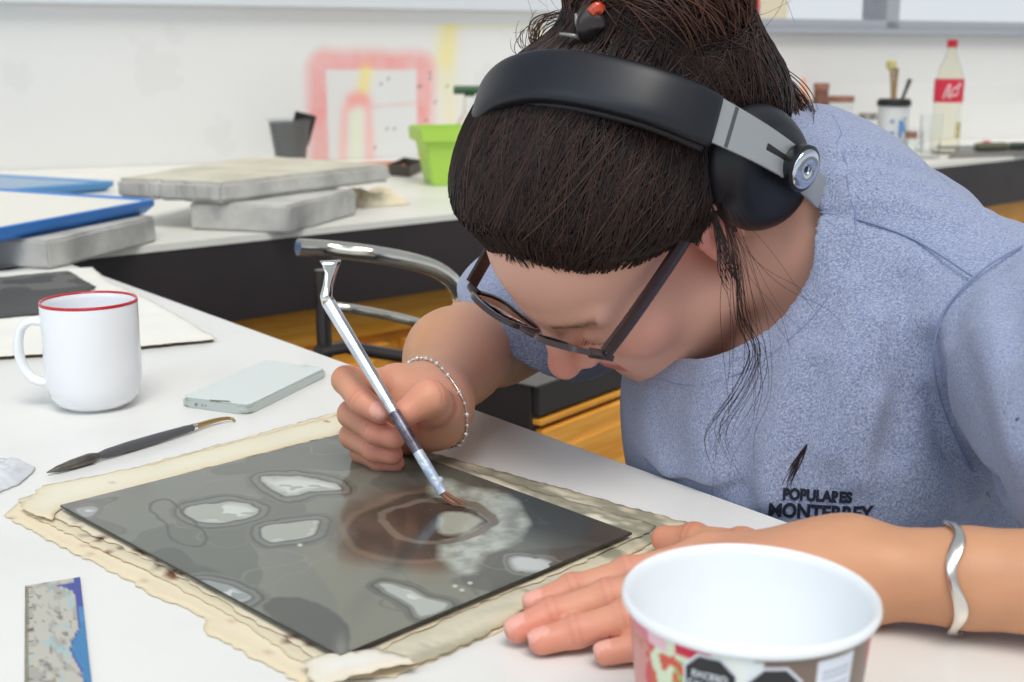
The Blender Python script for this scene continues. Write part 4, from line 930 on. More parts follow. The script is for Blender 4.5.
# ================================================================ HER HEAD: a frame of its own (l = her left, f = forward, u = up)
camR, camU, camB = Vector((1, 0, 0)), Vector((0, sp, cp)), Vector((0, -cp, sp))
def cv(x, y, z): return camR*x+camU*y+camB*z
HF = cv(-0.50, -0.86, 0.03).normalized(); HL = cv(0.64, -0.33, 0.69); HL = (HL-HF*HL.dot(HF)).normalized(); HU = HF.cross(HL)
HO = Wp(630, 214, 0.885)
HR = np.array([HL[:], HF[:], HU[:]])
def h2w(l, f, u): return HO+HL*l+HF*f+HU*u
def loc(p): return (p-A_(HO))@HR.T
def wpix(p):
    d = Vector(p)-Vector((0, 0, CAMH)); zc = d.y*cp-d.z*sp; yc = d.y*sp+d.z*cp; return 512+d.x/zc*FPX, 341-yc/zc*FPX, zc
@cull(h2w(0, 0.01, 0), 0.165)
def head_sdf(p):
    q = loc(p); a = q.copy(); a[:, 0] = np.abs(a[:, 0]); v = lambda *x: np.array(x, float)
    d = ell(q, v(0, -0.014, 0.042), (0.073, 0.094, 0.086))
    d = smin(d, ell(q, v(0, 0.045, 0.035), (0.060, 0.052, 0.060)), 0.02)                       # forehead
    d = smin(d, ell(q, v(0, 0.040, -0.036), (0.058, 0.056, 0.076)), 0.02)                      # mid face
    d = smin(d, rc(a, v(0.050, 0.014, -0.060), v(0.022, 0.070, -0.094), 0.029, 0.023), 0.03)   # jaw
    d = smin(d, ell(q, v(0, 0.079, -0.101), (0.020, 0.017, 0.016)), 0.02)                     # chin
    d = smin(d, ell(a, v(0.041, 0.066, -0.018), (0.022, 0.022, 0.024)), 0.022)                 # cheek
    d = smin(d, ell(q, v(0, 0.077, -0.054), (0.028, 0.020, 0.027)), 0.018)                     # mouth mound
    d = smin(d, rc(a, v(0.012, 0.090, 0.026), v(0.046, 0.077, 0.026), 0.0075, 0.007), 0.014)   # brow
    d = smax(d, -ell(a, v(0.033, 0.104, 0.009), (0.0145, 0.014, 0.010)), 0.012)                 # socket
    d = smin(d, ell(a, v(0.0315, 0.0830, 0.007), (0.0140, 0.0125, 0.0125)), 0.004)              # lids over the eyeball
    d = smin(d, rc(q, v(0, 0.089, 0.024), v(0, 0.1125, -0.018), 0.0080, 0.0110), 0.012)        # nose
    d = smin(d, ell(q, v(0, 0.1150, -0.020), (0.0125, 0.0115, 0.0105)), 0.006)
    d = smin(d, ell(a, v(0.0145, 0.1005, -0.023), (0.0075, 0.0105, 0.0085)), 0.006)            # wings
    d = smax(d, -ell(a, v(0.0075, 0.1060, -0.0325), (0.0034, 0.0052, 0.0035)), 0.002)          # nostrils
    d = smin(d, rc(a, v(0.0, 0.0960, -0.0505), v(0.023, 0.0850, -0.0555), 0.0046, 0.0020), 0.004)   # upper lip
    d = smin(d, rc(a, v(0.0, 0.0945, -0.0605), v(0.021, 0.0850, -0.0575), 0.0056, 0.0025), 0.004)   # lower lip
    d = smax(d, -rc(a, v(0.0, 0.1005, -0.0555), v(0.024, 0.0890, -0.0565), 0.0011, 0.0009), 0.0015)
    # ear: flat dish, rim, lobe
    R = Matrix.Rotation(0.30, 3, 'Z')@Matrix.Rotation(-0.15, 3, 'X'); Rn = np.array(R)
    e = ell(a, v(0.0745, -0.010, 0.000), (0.0060, 0.0165, 0.030), Rn)
    t = []
    for k in range(9):
        an = math.radians(-50+k*36); t.append(v(0.0795+0.002*math.cos(an), -0.011-0.0150*math.cos(an), 0.002+0.0265*math.sin(an)))
    e = smin(e, chain(a, t[:8], [0.0028]*9, 0.003), 0.003); e = smin(e, ell(a, v(0.0765, 0.000, -0.027), (0.0045, 0.0075, 0.0085)), 0.005)
    e = smax(e, -ell(a, v(0.083, -0.008, 0.0), (0.0065, 0.0085, 0.0145), Rn), 0.003)
    return smin(d, e, 0.004)
# ================================================================ JOINTS
J = {}
J['NB'] = Wp(803, 222, 0.925); J['SL'] = Wp(1000, 328, 0.87); J['SR'] = Wp(722, 232, 1.08)
J['EL'] = Pt(1215, 592, TT+0.040); J['WL'] = Pt(846, 571, TT+0.0275)
J['ER'] = Wp(497, 334, 1.12); J['WR'] = Wp(430, 407, 0.930)
MID = (J['SL']+J['SR'])/2
FB = Vector((-tn.x, -tn.y, 0)) ; FB = -FB if FB.dot(Vector((-0.78, -0.62, 0))) < 0 else FB      # she faces the table
LB = Vector((td.x, td.y, 0))
HIP = MID-FB*0.25+LB*0.02+Vector((0, 0, -0.33))
SPN = (MID-HIP).normalized(); BF = (FB-SPN*FB.dot(SPN)).normalized(); BR = np.array([LB[:], BF[:], SPN[:]])
j = {k: A_(v) for k, v in J.items()}
def neck_sdf(p):
    a, b = A_(h2w(0, -0.030, -0.045)), j['NB']
    return smin(rc(p, a, b, 0.050, 0.055), rc(p, b, A_(MID-FB*0.02), 0.058, 0.07), 0.03)
def torso_sdf(p, g=0.0, loose=0.0):
    m = A_(MID); F, Lv, Z = A_(FB), A_(LB), np.array([0, 0, 1.0]); h = A_(HIP)
    d = ell(p, m+F*0.015-Z*0.068, (0.152+g, 0.110+g, 0.122+g), BR)
    d = smin(d, ell(p, m-F*0.045-Z*0.085, (0.125+g, 0.085+g, 0.11+g), BR), 0.05)
    d = smin(d, ell(p, (m+h)/2+F*0.01, (0.140+g+loose*0.3, 0.105+g+loose*0.3, 0.18+g), BR), 0.06)
    d = smin(d, ell(p, h, (0.160+g, 0.12+g, 0.12+g), BR), 0.06)
    if loose: d = smin(d, ell(p, m+F*(0.066)-Z*0.115, (0.135, 0.085+loose, 0.14), np.array([A_(LB), A_(FB), [0, 0, 1.0]])), 0.06)
    d = smin(d, rc(p, j['NB'], j['SL'], 0.060+g, 0.056+g), 0.04)
    d = smin(d, rc(p, j['NB'], j['SR'], 0.060+g, 0.056+g), 0.04)
    d = smin(d, rc(p, j['NB'], m-F*0.05, 0.062+g, 0.08+g), 0.05)
    return d
B0n = A_(B0); tnn = A_(tn)
def table_cut(p, d, gap):
    s = (p-B0n)@tnn+gap                                              # > 0 over the table
    w = smax(s, -(p[:, 2]-(TT+0.006)), 0.01)*-1                      # inside the table's edge zone
    return smax(d, -np.maximum(-s, p[:, 2]-(TT+0.004)), 0.012)
# ---------------------------------------------------------------- arms
def armL_sdf(p):
    a = chain(p, [j['SL'], j['EL'], j['EL']*0.35+j['WL']*0.65, j['WL']], [0.047, 0.031, 0.0262, 0.0240], 0.006)
    return a
def armR_sdf(p):
    m = A_(Wp(454, 358, 1.02))
    return chain(p, [j['SR'], j['ER'], m, j['WR']], [0.050, 0.043, 0.0375, 0.0245], 0.02)
# left hand, resting flat: (seen at px, py, height of the joint's centre above the table, radius)
def TP(x, y, z): return A_(Pt(x, y, TT+z))
paper_h = 0.003
FL = {'index': ([TP(708, 556, .031), TP(628, 574, .0225), TP(572, 590, .0155), TP(535, 603, .0118)], [.0105, .0088, .0080, .0070]),
      'middle': ([TP(702, 575, .032), TP(608, 598, .0215), TP(552, 615, .0135), TP(518, 629, .0098)], [.0108, .0091, .0083, .0074]),
      'ring': ([TP(708, 597, .030), TP(628, 617, .0205), TP(576, 632, .0115), TP(542, 641, .0085)], [.0103, .0088, .0081, .0072]),
      'little': ([TP(730, 620, .026), TP(676, 637, .0175), TP(640, 646, .0105), TP(606, 653, .0078)], [.0093, .0078, .0072, .0064]),
      'thumb': ([TP(800, 560, .026), TP(742, 549, .023), TP(694, 541, .0165), TP(664, 539, .0125)], [.0140, .0112, .0098, .0082])}
@cull((Pt(680, 600)), 0.13)
def handL_sdf(p):
    w = j['WL']; pal = None
    for k in ('index', 'middle', 'ring', 'little'):
        m = FL[k][0][0]; e = rc(p, w, m, 0.0190, 0.0125); pal = e if pal is None else smin(pal, e, 0.022)
    pal = smin(pal, rc(p, w, FL['thumb'][0][0], 0.02, 0.0150), 0.02)
    d = None
    for k, (P, R) in FL.items():
        c = chain(p, P, R, 0.0035); e = smin(pal, c, 0.009); d = e if d is None else smin(d, e, 0.0012)
        for q, r in zip(P[1:3], R[1:3]):                                                      # knuckle swell
            d = smin(d, np.linalg.norm(p-(q+np.array([0, 0, r*0.28])), axis=1)-r*0.86, 0.004)
    return d
# right hand, pinching the brush: (px, py, distance)
def WQ(x, y, z): return A_(Wp(x, y, z))
FR = {'index': ([WQ(396, 384, .922), WQ(346, 380, .892), WQ(362, 402, .872), WQ(380, 412, .8655)], [.0115, .0100, .0092, .0082]),
      'middle': ([WQ(392, 402, .936), WQ(352, 414, .902), WQ(376, 431, .880), WQ(394, 438, .8765)], [.0115, .0102, .0092, .0082]),
      'ring': ([WQ(394, 420, .945), WQ(353, 436, .914), WQ(374, 449, .893), WQ(392, 454, .890)], [.0110, .0097, .0088, .0080]),
      'little': ([WQ(400, 436, .948), WQ(362, 452, .922), WQ(380, 461, .905), WQ(395, 463, .902)], [.0100, .0085, .0078, .0070]),
      'thumb': ([WQ(436, 420, .912), WQ(440, 410, .890), WQ(429, 398, .868), WQ(406, 413, .8610)], [.0140, .0122, .0112, .0098])}
@cull((Wp(400, 415, .9)), 0.085)
def handR_sdf(p):
    w = j['WR']; pal = None
    for k in ('index', 'middle', 'ring', 'little'):
        m = FR[k][0][0]; e = rc(p, w, m, 0.0205, 0.0145); pal = e if pal is None else smin(pal, e, 0.022)
    pal = smin(pal, rc(p, w, FR['thumb'][0][0], 0.019, 0.0145), 0.018)
    d = None
    for k, (P, R) in FR.items():
        c = chain(p, P, R, 0.010 if k == 'thumb' else 0.0035); e = smin(pal, c, 0.016 if k == 'thumb' else 0.006); d = e if d is None else smin(d, e, 0.0014)
    return d
handL_c = A_(Pt(730, 590)); 
def nail_at(P, R, up):
    a = P[-1]; d = P[-1]-P[-2]; d /= np.linalg.norm(d); up = up-d*(up@d); up /= np.linalg.norm(up); return a+d*R[-1]*0.25, d, up, R[-1]
NAILS = [nail_at(*FL[k], np.array([0, 0, 1.0])) for k in ('index', 'middle', 'ring', 'little')]
toC = A_(camB)
NAILS += [nail_at(*FR['index'], toC*0.85+A_(camU)*0.1+A_(camR)*0.15)]
def nails_sdf(p):
    d = np.full(len(p), 1.0)
    for c, dr, up, r in NAILS:
        if np.linalg.norm(p.mean(0)-c) > 0.06: continue
        sd = np.cross(dr, up); R = np.array([dr, sd, up]); d = np.minimum(d, ell(p, c+up*r*0.52, (r*0.78, r*0.66, r*0.50), R))
    return d
@cull(MID, 0.62)
def core_sdf(p):                                                                              # body under the clothes
    return table_cut(p, torso_sdf(p, -0.012), 0.012)
c_arm = A_((J['SR']+J['ER'])/2)
def body_sdf(p):
    d = smin(head_sdf(p), neck_sdf(p), 0.02)
    d = smin(d, core_sdf(p), 0.03)
    aL = armL_sdf(p); hL = handL_sdf(p); d = np.minimum(d, smin(aL, hL, 0.010))
    aR = armR_sdf(p); hR = handR_sdf(p); d = np.minimum(d, smin(aR, hR, 0.016))
    return smin(d, nails_sdf(p), 0.0006)
def skin_cols(V):
    n = fbm(V[:, 0]*1.0, V[:, 1]+V[:, 2]*1.3, 5, 4, 45)[:, None]; tan = np.array(s2l(204, 150, 114)); col = np.tile(tan, (len(V), 1))*(1+0.10*n)
    def bl(w, c):
        nonlocal col
        w = np.clip(w, 0, 1)[:, None]; col = col*(1-w)+np.array(s2l(*c))*w
    q = loc(V); dh = np.linalg.norm(q*[1, 1, 0.9], axis=1); bl((0.20-dh)/0.04, (228, 176, 156))
    bump = lambda c, r: np.exp(-(np.linalg.norm((np.abs(q)*[1, 0, 0]+q*[0, 1, 1])-np.array(c), axis=1)/r)**2)
    bl(bump((0, 0.114, -0.018), 0.018)*0.75, (214, 112, 100)); bl(bump((0.045, 0.075, -0.02), 0.024)*0.45, (214, 122, 112)); bl(bump((0.078, -0.008, 0), 0.03)*0.6, (204, 96, 84))
    lip = (np.abs(q[:, 0]) < 0.021)*(q[:, 1] > 0.083)*np.exp(-((q[:, 2]+0.0555)/0.0085)**4); bl(lip*0.8, (186, 92, 92))
    brow = np.exp(-((q[:, 2]-0.0275-0.1*(np.abs(q[:, 0])-0.03))/0.0038)**2)*(np.abs(q[:, 0]) > 0.013)*(np.abs(q[:, 0]) < 0.050)*(q[:, 1] > 0.06); bl(brow*1.0*(0.7+0.4*fbm(q[:, 0], q[:, 2], 3, 3, 400)), (74, 50, 42))
    lash = np.exp(-((q[:, 2]-0.001)/0.0016)**2)*(np.abs(np.abs(q[:, 0])-0.031) < 0.0135)*(q[:, 1] > 0.08)*(q[:, 1] < 0.10); bl(lash, (50, 34, 30))
    for side, D in (('L', FL), ('R', FR)):
        for k, (P, R) in D.items():
            bl(np.exp(-(np.linalg.norm(V-P[-1], axis=1)/0.017)**2)*0.5, (222, 126, 110))
            for t in (1, 2): bl(np.exp(-(np.linalg.norm(V-P[t]-np.array([0, 0, R[t]*0.6]), axis=1)/(R[t]*0.8))**2)*0.5, (206, 104, 84))
    for D in (FL, FR):
        for k, (P, R) in D.items():
            for t in (1, 2):
                ax_ = P[t+1]-P[t-1]; ax_ /= np.linalg.norm(ax_); v_ = V-P[t]; s_ = v_@ax_; rd = np.linalg.norm(v_-s_[:, None]*ax_, axis=1)
                bl(np.exp(-((np.abs(s_)-0.0022)/0.0010)**2)*(rd < R[t]*1.5)*(v_@(np.array([0, 0, 1.0])*0.7+toC*0.5) > R[t]*0.25)*0.40, (168, 88, 72))
    # hands are rosier than the arms
    for c, r in ((A_(Pt(640, 600, TT+.02)), 0.09), (A_(Wp(390, 415, .9)), 0.06)): bl(np.exp(-(np.linalg.norm(V-c, axis=1)/r)**4)*0.45, (224, 158, 140))
    for c, dr, up, r in NAILS:
        R = np.array([dr, np.cross(dr, up), up]); s = (V-c)@R.T; w = ((s[:, 0]/(r*0.80))**4+(s[:, 1]/(r*0.68))**4 < 1)*(s[:, 2] > r*0.35); bl(w*0.65, (236, 178, 166))
        w2 = ((s[:, 0]/(r*0.80))**4+(s[:, 1]/(r*0.68))**4 < 1)*(s[:, 0] > r*0.55)*(s[:, 2] > r*0.2); bl(w2*0.3, (232, 196, 184))
    return col
skin = attr_mat('skin', rough=0.48, sss=0.12); sb = skin.node_tree.nodes['Principled BSDF']; sb.inputs['Subsurface Radius'].default_value = (0.6, 0.25, 0.15); sb.inputs['Subsurface Scale'].default_value = 0.012; sb.inputs['Specular IOR Level'].default_value = 0.35
nn = nd(skin, 'ShaderNodeTexVoronoi'); nn.inputs['Scale'].default_value = 700; bp = nd(skin, 'ShaderNodeBump'); bp.inputs['Strength'].default_value = 0.12; bp.inputs['Distance'].default_value = 0.0004
tc = nd(skin, 'ShaderNodeTexCoord'); lk(skin, tc.outputs['Object'], nn.inputs['Vector']); lk(skin, nn.outputs['Distance'], bp.inputs['Height']); lk(skin, bp.outputs[0], sb.inputs['Normal'])
person = thing('person', 'person in a blue grey t-shirt leaning over the dark plate, wearing glasses and headphones', 'person', (HIP.x, HIP.y, 0.0))
lo = [-0.20, 0.50, 0.30]; hi = [0.80, 1.36, 1.12]
sdf_mesh('body', body_sdf, lo, hi, 0.0016, skin, person, skin_cols, it=2)
# ================================================================ T-SHIRT
NAX = (A_(h2w(0, -0.03, -0.045))-j['NB']); NAX /= np.linalg.norm(NAX)
colC = j['NB']+A_(cv(-48, -14, 0))*0.00074; NOPEN = cv(-0.74, -0.10, 0.55).normalized(); nop = A_(NOPEN)
aR_ = (j['ER']-j['SR'])/np.linalg.norm(j['ER']-j['SR']); hemR = A_(Wp(526, 331, 1.10)); hemRn = A_(cv(-0.573, -0.819, -0.40).normalized())
aL_ = (j['EL']-j['SL'])/np.linalg.norm(j['EL']-j['SL']); hemL = j['SL']+(j['EL']-j['SL'])*0.78
def folds(p):
    """shallow wrinkles: fans running from the left armpit, the collar and across the chest"""
    q = (p-A_(MID))@BR.T; x, y, z = q[:, 0], q[:, 1], q[:, 2]
    w = 0.0050*np.sin(38*z+22*x+6*np.sin(14*x))*np.exp(-((x-0.13)/0.08)**2-((z-0.03)/0.10)**2)
    w += 0.0042*np.sin(60*(x*0.9+z*0.35)+3*np.sin(9*z))*np.exp(-((z+0.12)/0.12)**2)
    w += 0.0036*(fbm(x*1.0+5, z+y*0.6+5, 12, 3, 16))
    return w
def crease(p, pts, w, depth):
    return depth*np.exp(-(np.clip(chain(p, pts, [0]*len(pts), 1e-4), 0, 1)/w)**2)
def shirt_out(p):
    d = torso_sdf(p, 0.006, 0.030)
    sl = rc(p, j['SL'], j['EL']+A_(Vector((0, 0, 0.02))), 0.068, 0.068)
    d = smin(d, sl, 0.014)
    sr = rc(p, j['SR'], A_(Wp(530, 322, 1.10)), 0.066, 0.074); d = smin(d, sr, 0.03)
    d = d+folds(p)*0.9
    d = table_cut(p, d, 0.004)
    return d
def trace(px, py):
    o0 = v0 = np.array([0, 0, CAMH]); dr = A_((Wp(px, py, 1)-Vector((0, 0, CAMH))).normalized()); t = 0.5
    for _ in range(60):
        d_ = float(shirt_out((o0+dr*t)[None])[0]); t += d_*0.7
    return o0+dr*t
arm_hole = [trace(*q) for q in ((1022, 246), (985, 268), (948, 305), (934, 345), (937, 385), (950, 425), (968, 462), (990, 497))]
sh_seam = [trace(*q) for q in ((819, 212), (860, 220), (915, 240), (972, 276))]
fold_a = [trace(*q) for q in ((938, 372), (950, 415), (972, 455), (1000, 495))]
fold_b = [trace(*q) for q in ((925, 350), (905, 400), (893, 450))]
fold_c = [trace(*q) for q in ((800, 300), (790, 370), (776, 440), (768, 500))]
fold_d = [trace(*q) for q in ((930, 400), (948, 450), (970, 500))]
fold_e = [trace(*q) for q in ((1010, 250), (960, 300), (950, 330))]
back = [[trace(*q) for q in s_] for s_ in (((835, 175), (880, 178), (935, 190), (985, 215)), ((850, 195), (900, 200), (955, 218)), ((830, 150), (875, 152), (920, 168)))]
more = [([trace(*q) for q in s_], w_, h_) for s_, w_, h_ in ((((848, 290), (848, 370), (832, 450)), .012, .005), (((882, 320), (876, 400), (858, 478)), .010, .0055), (((708, 372), (694, 420), (704, 470)), .012, .005), (((650, 392), (648, 430), (668, 470)), .010, .005), (((988, 330), (1000, 390), (1015, 450)), .012, .006), (((905, 285), (890, 340), (880, 380)), .010, -.005), (((745, 372), (735, 430), (745, 490)), .011, -.006), (((815, 240), (822, 300), (818, 350)), .010, .004), (((1000, 262), (1012, 300), (1020, 350)), .010, -.004), (((560, 300), (520, 320)), .010, .004))]
def shirt_full(p):
    o = shirt_out(p)
    o = o+crease(p, fold_a, 0.0075, 0.022)+crease(p, arm_hole, 0.0026, 0.0022)+crease(p, sh_seam, 0.0024, 0.0018)+crease(p, fold_b, 0.012, 0.007)-crease(p, fold_c, 0.011, 0.007)+crease(p, fold_d, 0.008, 0.006)+crease(p, fold_e, 0.010, 0.004)
    for b_ in back: o = o-crease(p, b_, 0.008, 0.0055)
    for b_, w_, h_ in more: o = o-crease(p, b_, w_, h_)
    return o
def shirt_sdf(p):
    o = shirt_full(p); no = np.minimum(np.linalg.norm(p-colC, axis=1)-0.11, np.minimum(np.linalg.norm(p-hemR, axis=1)-0.10, np.linalg.norm(p-hemL, axis=1)-0.10))
    d = smax(o, -(o+0.0044*VS+np.clip(no, 0, 1)*0.8), 0.001)
    v = p-colC; ax = v@nop; rad = np.linalg.norm(v-ax[:, None]*nop, axis=1)
    hole = np.maximum(rad-0.084, np.abs(ax)-0.13)                                             # neck opening
    d = smax(d, -hole, 0.002)
    rib = np.abs(rad-0.093)-0.009; d = np.where((rib < 0) & (np.abs(ax) < 0.13), d-0.0010, d)          # ribbed collar band
    d = smax(d, ((p-hemR)@hemRn), 0.002)if False else d
    near = np.linalg.norm(p-A_(Wp(500, 330, 1.1)), axis=1) < 0.16
    d = np.where(near, smax(d, (p-hemR)@hemRn, 0.002), d)
    nl = np.linalg.norm(p-j['EL'], axis=1) < 0.30
    d = np.where(nl, smax(d, (p-hemL)@aL_, 0.002), d)
    return smax(d, -(p[:, 2]-0.50), 0.002)
cloth = mat('heather_jersey', s2l(140, 152, 184), 0.9); cb = cloth.node_tree.nodes['Principled BSDF']; cb.inputs['Sheen Weight'].default_value = 0.25; cb.inputs['Specular IOR Level'].default_value = 0.15
tc = nd(cloth, 'ShaderNodeTexCoord'); mp = nd(cloth, 'ShaderNodeMapping'); mp.inputs['Rotation'].default_value = (0.5, 0.2, 0.6); mp.inputs['Scale'].default_value = (1, 4, 1); lk(cloth, tc.outputs['Object'], mp.inputs[0])
n1 = nd(cloth, 'ShaderNodeTexNoise'); n1.inputs['Scale'].default_value = 620; n1.inputs['Detail'].default_value = 4; lk(cloth, mp.outputs[0], n1.inputs['Vector'])
r1 = nd(cloth, 'ShaderNodeValToRGB'); r1.color_ramp.elements[0].position = 0.3; r1.color_ramp.elements[0].color = (*s2l(104, 118, 156), 1); r1.color_ramp.elements[1].position = 0.72; r1.color_ramp.elements[1].color = (*s2l(180, 186, 206), 1)
lk(cloth, n1.outputs['Fac'], r1.inputs[0]); lk(cloth, r1.outputs[0], cb.inputs['Base Color'])
n2 = nd(cloth, 'ShaderNodeTexNoise'); n2.inputs['Scale'].default_value = 500; bp = nd(cloth, 'ShaderNodeBump'); bp.inputs['Strength'].default_value = 0.35; bp.inputs['Distance'].default_value = 0.001
lk(cloth, tc.outputs['Object'], n2.inputs['Vector']); lk(cloth, n2.outputs['Fac'], bp.inputs['Height']); lk(cloth, bp.outputs[0], cb.inputs['Normal'])
shirt = sdf_mesh('t_shirt', shirt_sdf, [-0.10, 0.55, 0.48], [0.80, 1.40, 1.16], 0.0024, cloth, person, None, it=2)
# ================================================================ HAIR
def v3(*x): return np.array(x, float)
def hair_ball(q):
    d = ell(q, v3(-0.009, -0.004, 0.047), (0.092, 0.108, 0.086))
    d = smin(d, ell(q, v3(0.002, -0.122, 0.086), (0.062, 0.050, 0.054)), 0.025)
    d = smin(d, ell(q, v3(0.022, -0.097, 0.022), (0.058, 0.046, 0.060)), 0.03)
    return d
def hair_cut(q): return -(q[:, 2]-0.95*q[:, 1]-0.025+0.10*np.abs(q[:, 0])-0.006*np.sin(q[:, 0]*60))/1.38
def hair_loc(q):
    rid = 0.0007+0.0007*np.sin(q[:, 0]*330+6*np.sin(q[:, 1]*30)) * np.clip(1-np.abs(q[:, 0])/0.09, 0.2, 1)
    return smax(hair_ball(q)+rid, hair_cut(q), 0.012)
def grad(f, q, e=1e-3):
    g = np.stack([f(q+np.eye(3)[i]*e)-f(q-np.eye(3)[i]*e) for i in range(3)], -1); return g/(np.linalg.norm(g, axis=1)[:, None]+1e-9)
def hair_surface(q, off, it=5):
    for _ in range(it): q = q-grad(hair_ball, q)*(hair_ball(q)-off)[:, None]
    return q
def strands(name, paths, r, m, parent, cols=None, tip=0.3):
    """thin three sided tubes, world space; paths (S, n, 3)"""
    P = np.asarray(paths, float); S, n = P.shape[:2]; T = np.gradient(P, axis=1); T /= np.linalg.norm(T, axis=2)[..., None]+1e-12
    up = np.array([0.31, 0.52, 0.79]); U = np.cross(T, up); U /= np.linalg.norm(U, axis=2)[..., None]+1e-12; Vv = np.cross(T, U)
    rr = np.asarray(r).reshape(-1, 1, 1)*np.interp(np.linspace(0, 1, n), [0, 0.15, 0.8, 1], [0.7, 1, 0.9, tip])[None, :, None]
    ring = [P+rr*(U*math.cos(a)+Vv*math.sin(a)) for a in (0, 2.094, 4.189)]
    V = np.stack(ring, 2).reshape(-1, 3); idx = np.arange(S*n*3).reshape(S, n, 3); a = idx[:, :-1]; b = idx[:, 1:]
    F = np.stack([a, np.roll(a, -1, 2), np.roll(b, -1, 2), b], -1).reshape(-1, 4)
    me = bpy.data.meshes.new(name); me.vertices.add(len(V)); me.vertices.foreach_set('co', V.astype(np.float32).ravel()); me.loops.add(F.size); me.loops.foreach_set('vertex_index', F.astype(np.int32).ravel())
    me.polygons.add(len(F)); me.polygons.foreach_set('loop_start', (np.arange(len(F))*4).astype(np.int32)); me.polygons.foreach_set('loop_total', np.full(len(F), 4, np.int32)); me.update(calc_edges=True)
    if cols is not None: set_col(me, np.repeat(np.asarray(cols), n*3, axis=0))
    return link(name, me, m, parent, True, True)
hair_m = attr_mat('dark_brown_hair', rough=0.42); hb = hair_m.node_tree.nodes['Principled BSDF']; hb.inputs['Specular IOR Level'].default_value = 0.32
def toW(q): return A_(HO)+np.asarray(q)@HR
def hair_sdf(p):
    q = loc(p); d = hair_loc(q); hd = head_sdf(p)-(0.0015+np.clip(-hair_cut(q)*0.95, 0, 0.06)); return smax(d, hd, 0.006)
HD, HB_ = np.array(s2l(32, 23, 23)), np.array(s2l(92, 61, 49))  # HB_: brown of the lit top hair, light painted into strand colours
hair = sdf_mesh('hair', hair_sdf, A_(HO)-0.22, A_(HO)+0.22, 0.0022, hair_m, person, lambda V: np.tile(np.array(s2l(34, 24, 23)), (len(V), 1)))
rs = np.random.RandomState(7)
bunC = v3(0.002, -0.118, 0.088)
# combed hair: from the hairline back to the bun
S = 4200; n = 20; pp = []
l0 = rs.uniform(-1, 1, S); f0 = np.empty(S); start = np.empty((S, 3))
th = rs.uniform(-2.35, 2.35, S)                                       # angle round the hairline, 0 = forehead
base = np.stack([0.09*np.sin(th), 0.105*np.cos(th), np.zeros(S)], -1); base[:, 2] = 0.025+0.95*base[:, 1]-0.10*np.abs(base[:, 0])+0.006*np.sin(base[:, 0]*60)
jit = rs.rand(S)**2.0*0.07; start = hair_surface(base+np.stack([0*jit, -jit*0.3, jit-0.009], -1), 0.001)
tgt = bunC+rs.normal(0, 1, (S, 3))*[0.026, 0.012, 0.022]+v3(0, 0.02, 0.0)
tgt[:, 0] += 0.018*np.sin(th)
cen = v3(0, -0.02, 0.045); offs = 0.0006+0.0034*rs.rand(S)
for t in np.linspace(0, 1, n):
    a = start-cen; b = tgt-cen; la = np.linalg.norm(a, axis=1)[:, None]; lb = np.linalg.norm(b, axis=1)[:, None]; ua, ub = a/la, b/lb
    om = np.arccos(np.clip((ua*ub).sum(1), -1, 1))[:, None]; q = cen+(np.sin((1-t)*om)*ua+np.sin(t*om)*ub)/np.sin(om)*(la*(1-t)+lb*t)
    q += np.stack([0.004*np.sin(t*7+th*3), np.zeros(S), np.zeros(S)], -1)*t*(1-t)*4
    q = hair_surface(q, offs, 4); w_ = toW(q); hd = head_sdf(w_)-(0.0022+np.clip(-hair_cut(q)*0.95, 0, 0.06)); gq = grad(lambda z_: head_sdf(toW(z_)), q); q = q-gq*np.clip(hd, 0, 0.06)[:, None]
    pp.append(q)
paths = np.stack(pp, 1); mix = rs.rand(S)[:, None]**2*0.42; colr = HD*(1-mix)+HB_*mix
hair_locks = strands('hair_strands', toW(paths), rs.uniform(0.0004, 0.0009, S), hair_m, hair, colr)
# fringe ends falling a little over the forehead and temple
S2 = 500; th2 = rs.uniform(-1.3, 1.5, S2); b2 = np.stack([0.09*np.sin(th2), 0.105*np.cos(th2), np.zeros(S2)], -1); b2[:, 2] = 0.031+0.95*b2[:, 1]-0.10*np.abs(b2[:, 0])
s2 = hair_surface(b2, 0.001); pp = []
L2 = rs.uniform(0.004, 0.020, S2)
for t in np.linspace(0, 1, 8):
    q = s2+np.stack([0.25*np.sin(th2)*L2*t, -0.10*L2*t, -1.0*L2*t], -1)
    for _ in range(3): q = q-grad(lambda z_: head_sdf(toW(z_)), q)*(head_sdf(toW(q))-0.0008-0.0015*np.abs(np.sin(th2*40)))[:, None]
    pp.append(q+np.stack([0.001*np.sin(9*t+th2*20), 0*th2, 0*th2], -1))
strands('fringe_strands', toW(np.stack(pp, 1)), rs.uniform(0.0002, 0.00045, S2), hair_m, hair, np.tile(HD, (S2, 1)))
# bun: loops wound round
S3 = 900; pp = []; ax1 = rs.normal(0, 1, (S3, 3))*0.22+v3(0.35, 0.8, 0.30); ax1 /= np.linalg.norm(ax1, axis=1)[:, None]
u1 = np.cross(ax1, v3(0.2, 0.1, 1)); u1 /= np.linalg.norm(u1, axis=1)[:, None]; w1 = np.cross(ax1, u1); ph = rs.uniform(0, 6.28, S3); ln = rs.uniform(1.5, 4.2, S3); rr = rs.uniform(0.93, 1.10, S3)
cb_ = v3(0.002, -0.122, 0.086)
for t in np.linspace(0, 1, 18):
    a = ph+t*ln; dirv = u1*np.cos(a)[:, None]+w1*np.sin(a)[:, None]+ax1*(0.9*np.sin(ph*3+t*0.7))[:, None]; dirv /= np.linalg.norm(dirv, axis=1)[:, None]
    pp.append(cb_+dirv*np.array([0.063, 0.051, 0.056])*rr[:, None])
mix = 0.3+rs.rand(S3)[:, None]*0.8  # browner bun: the light on it is put into the colour mix
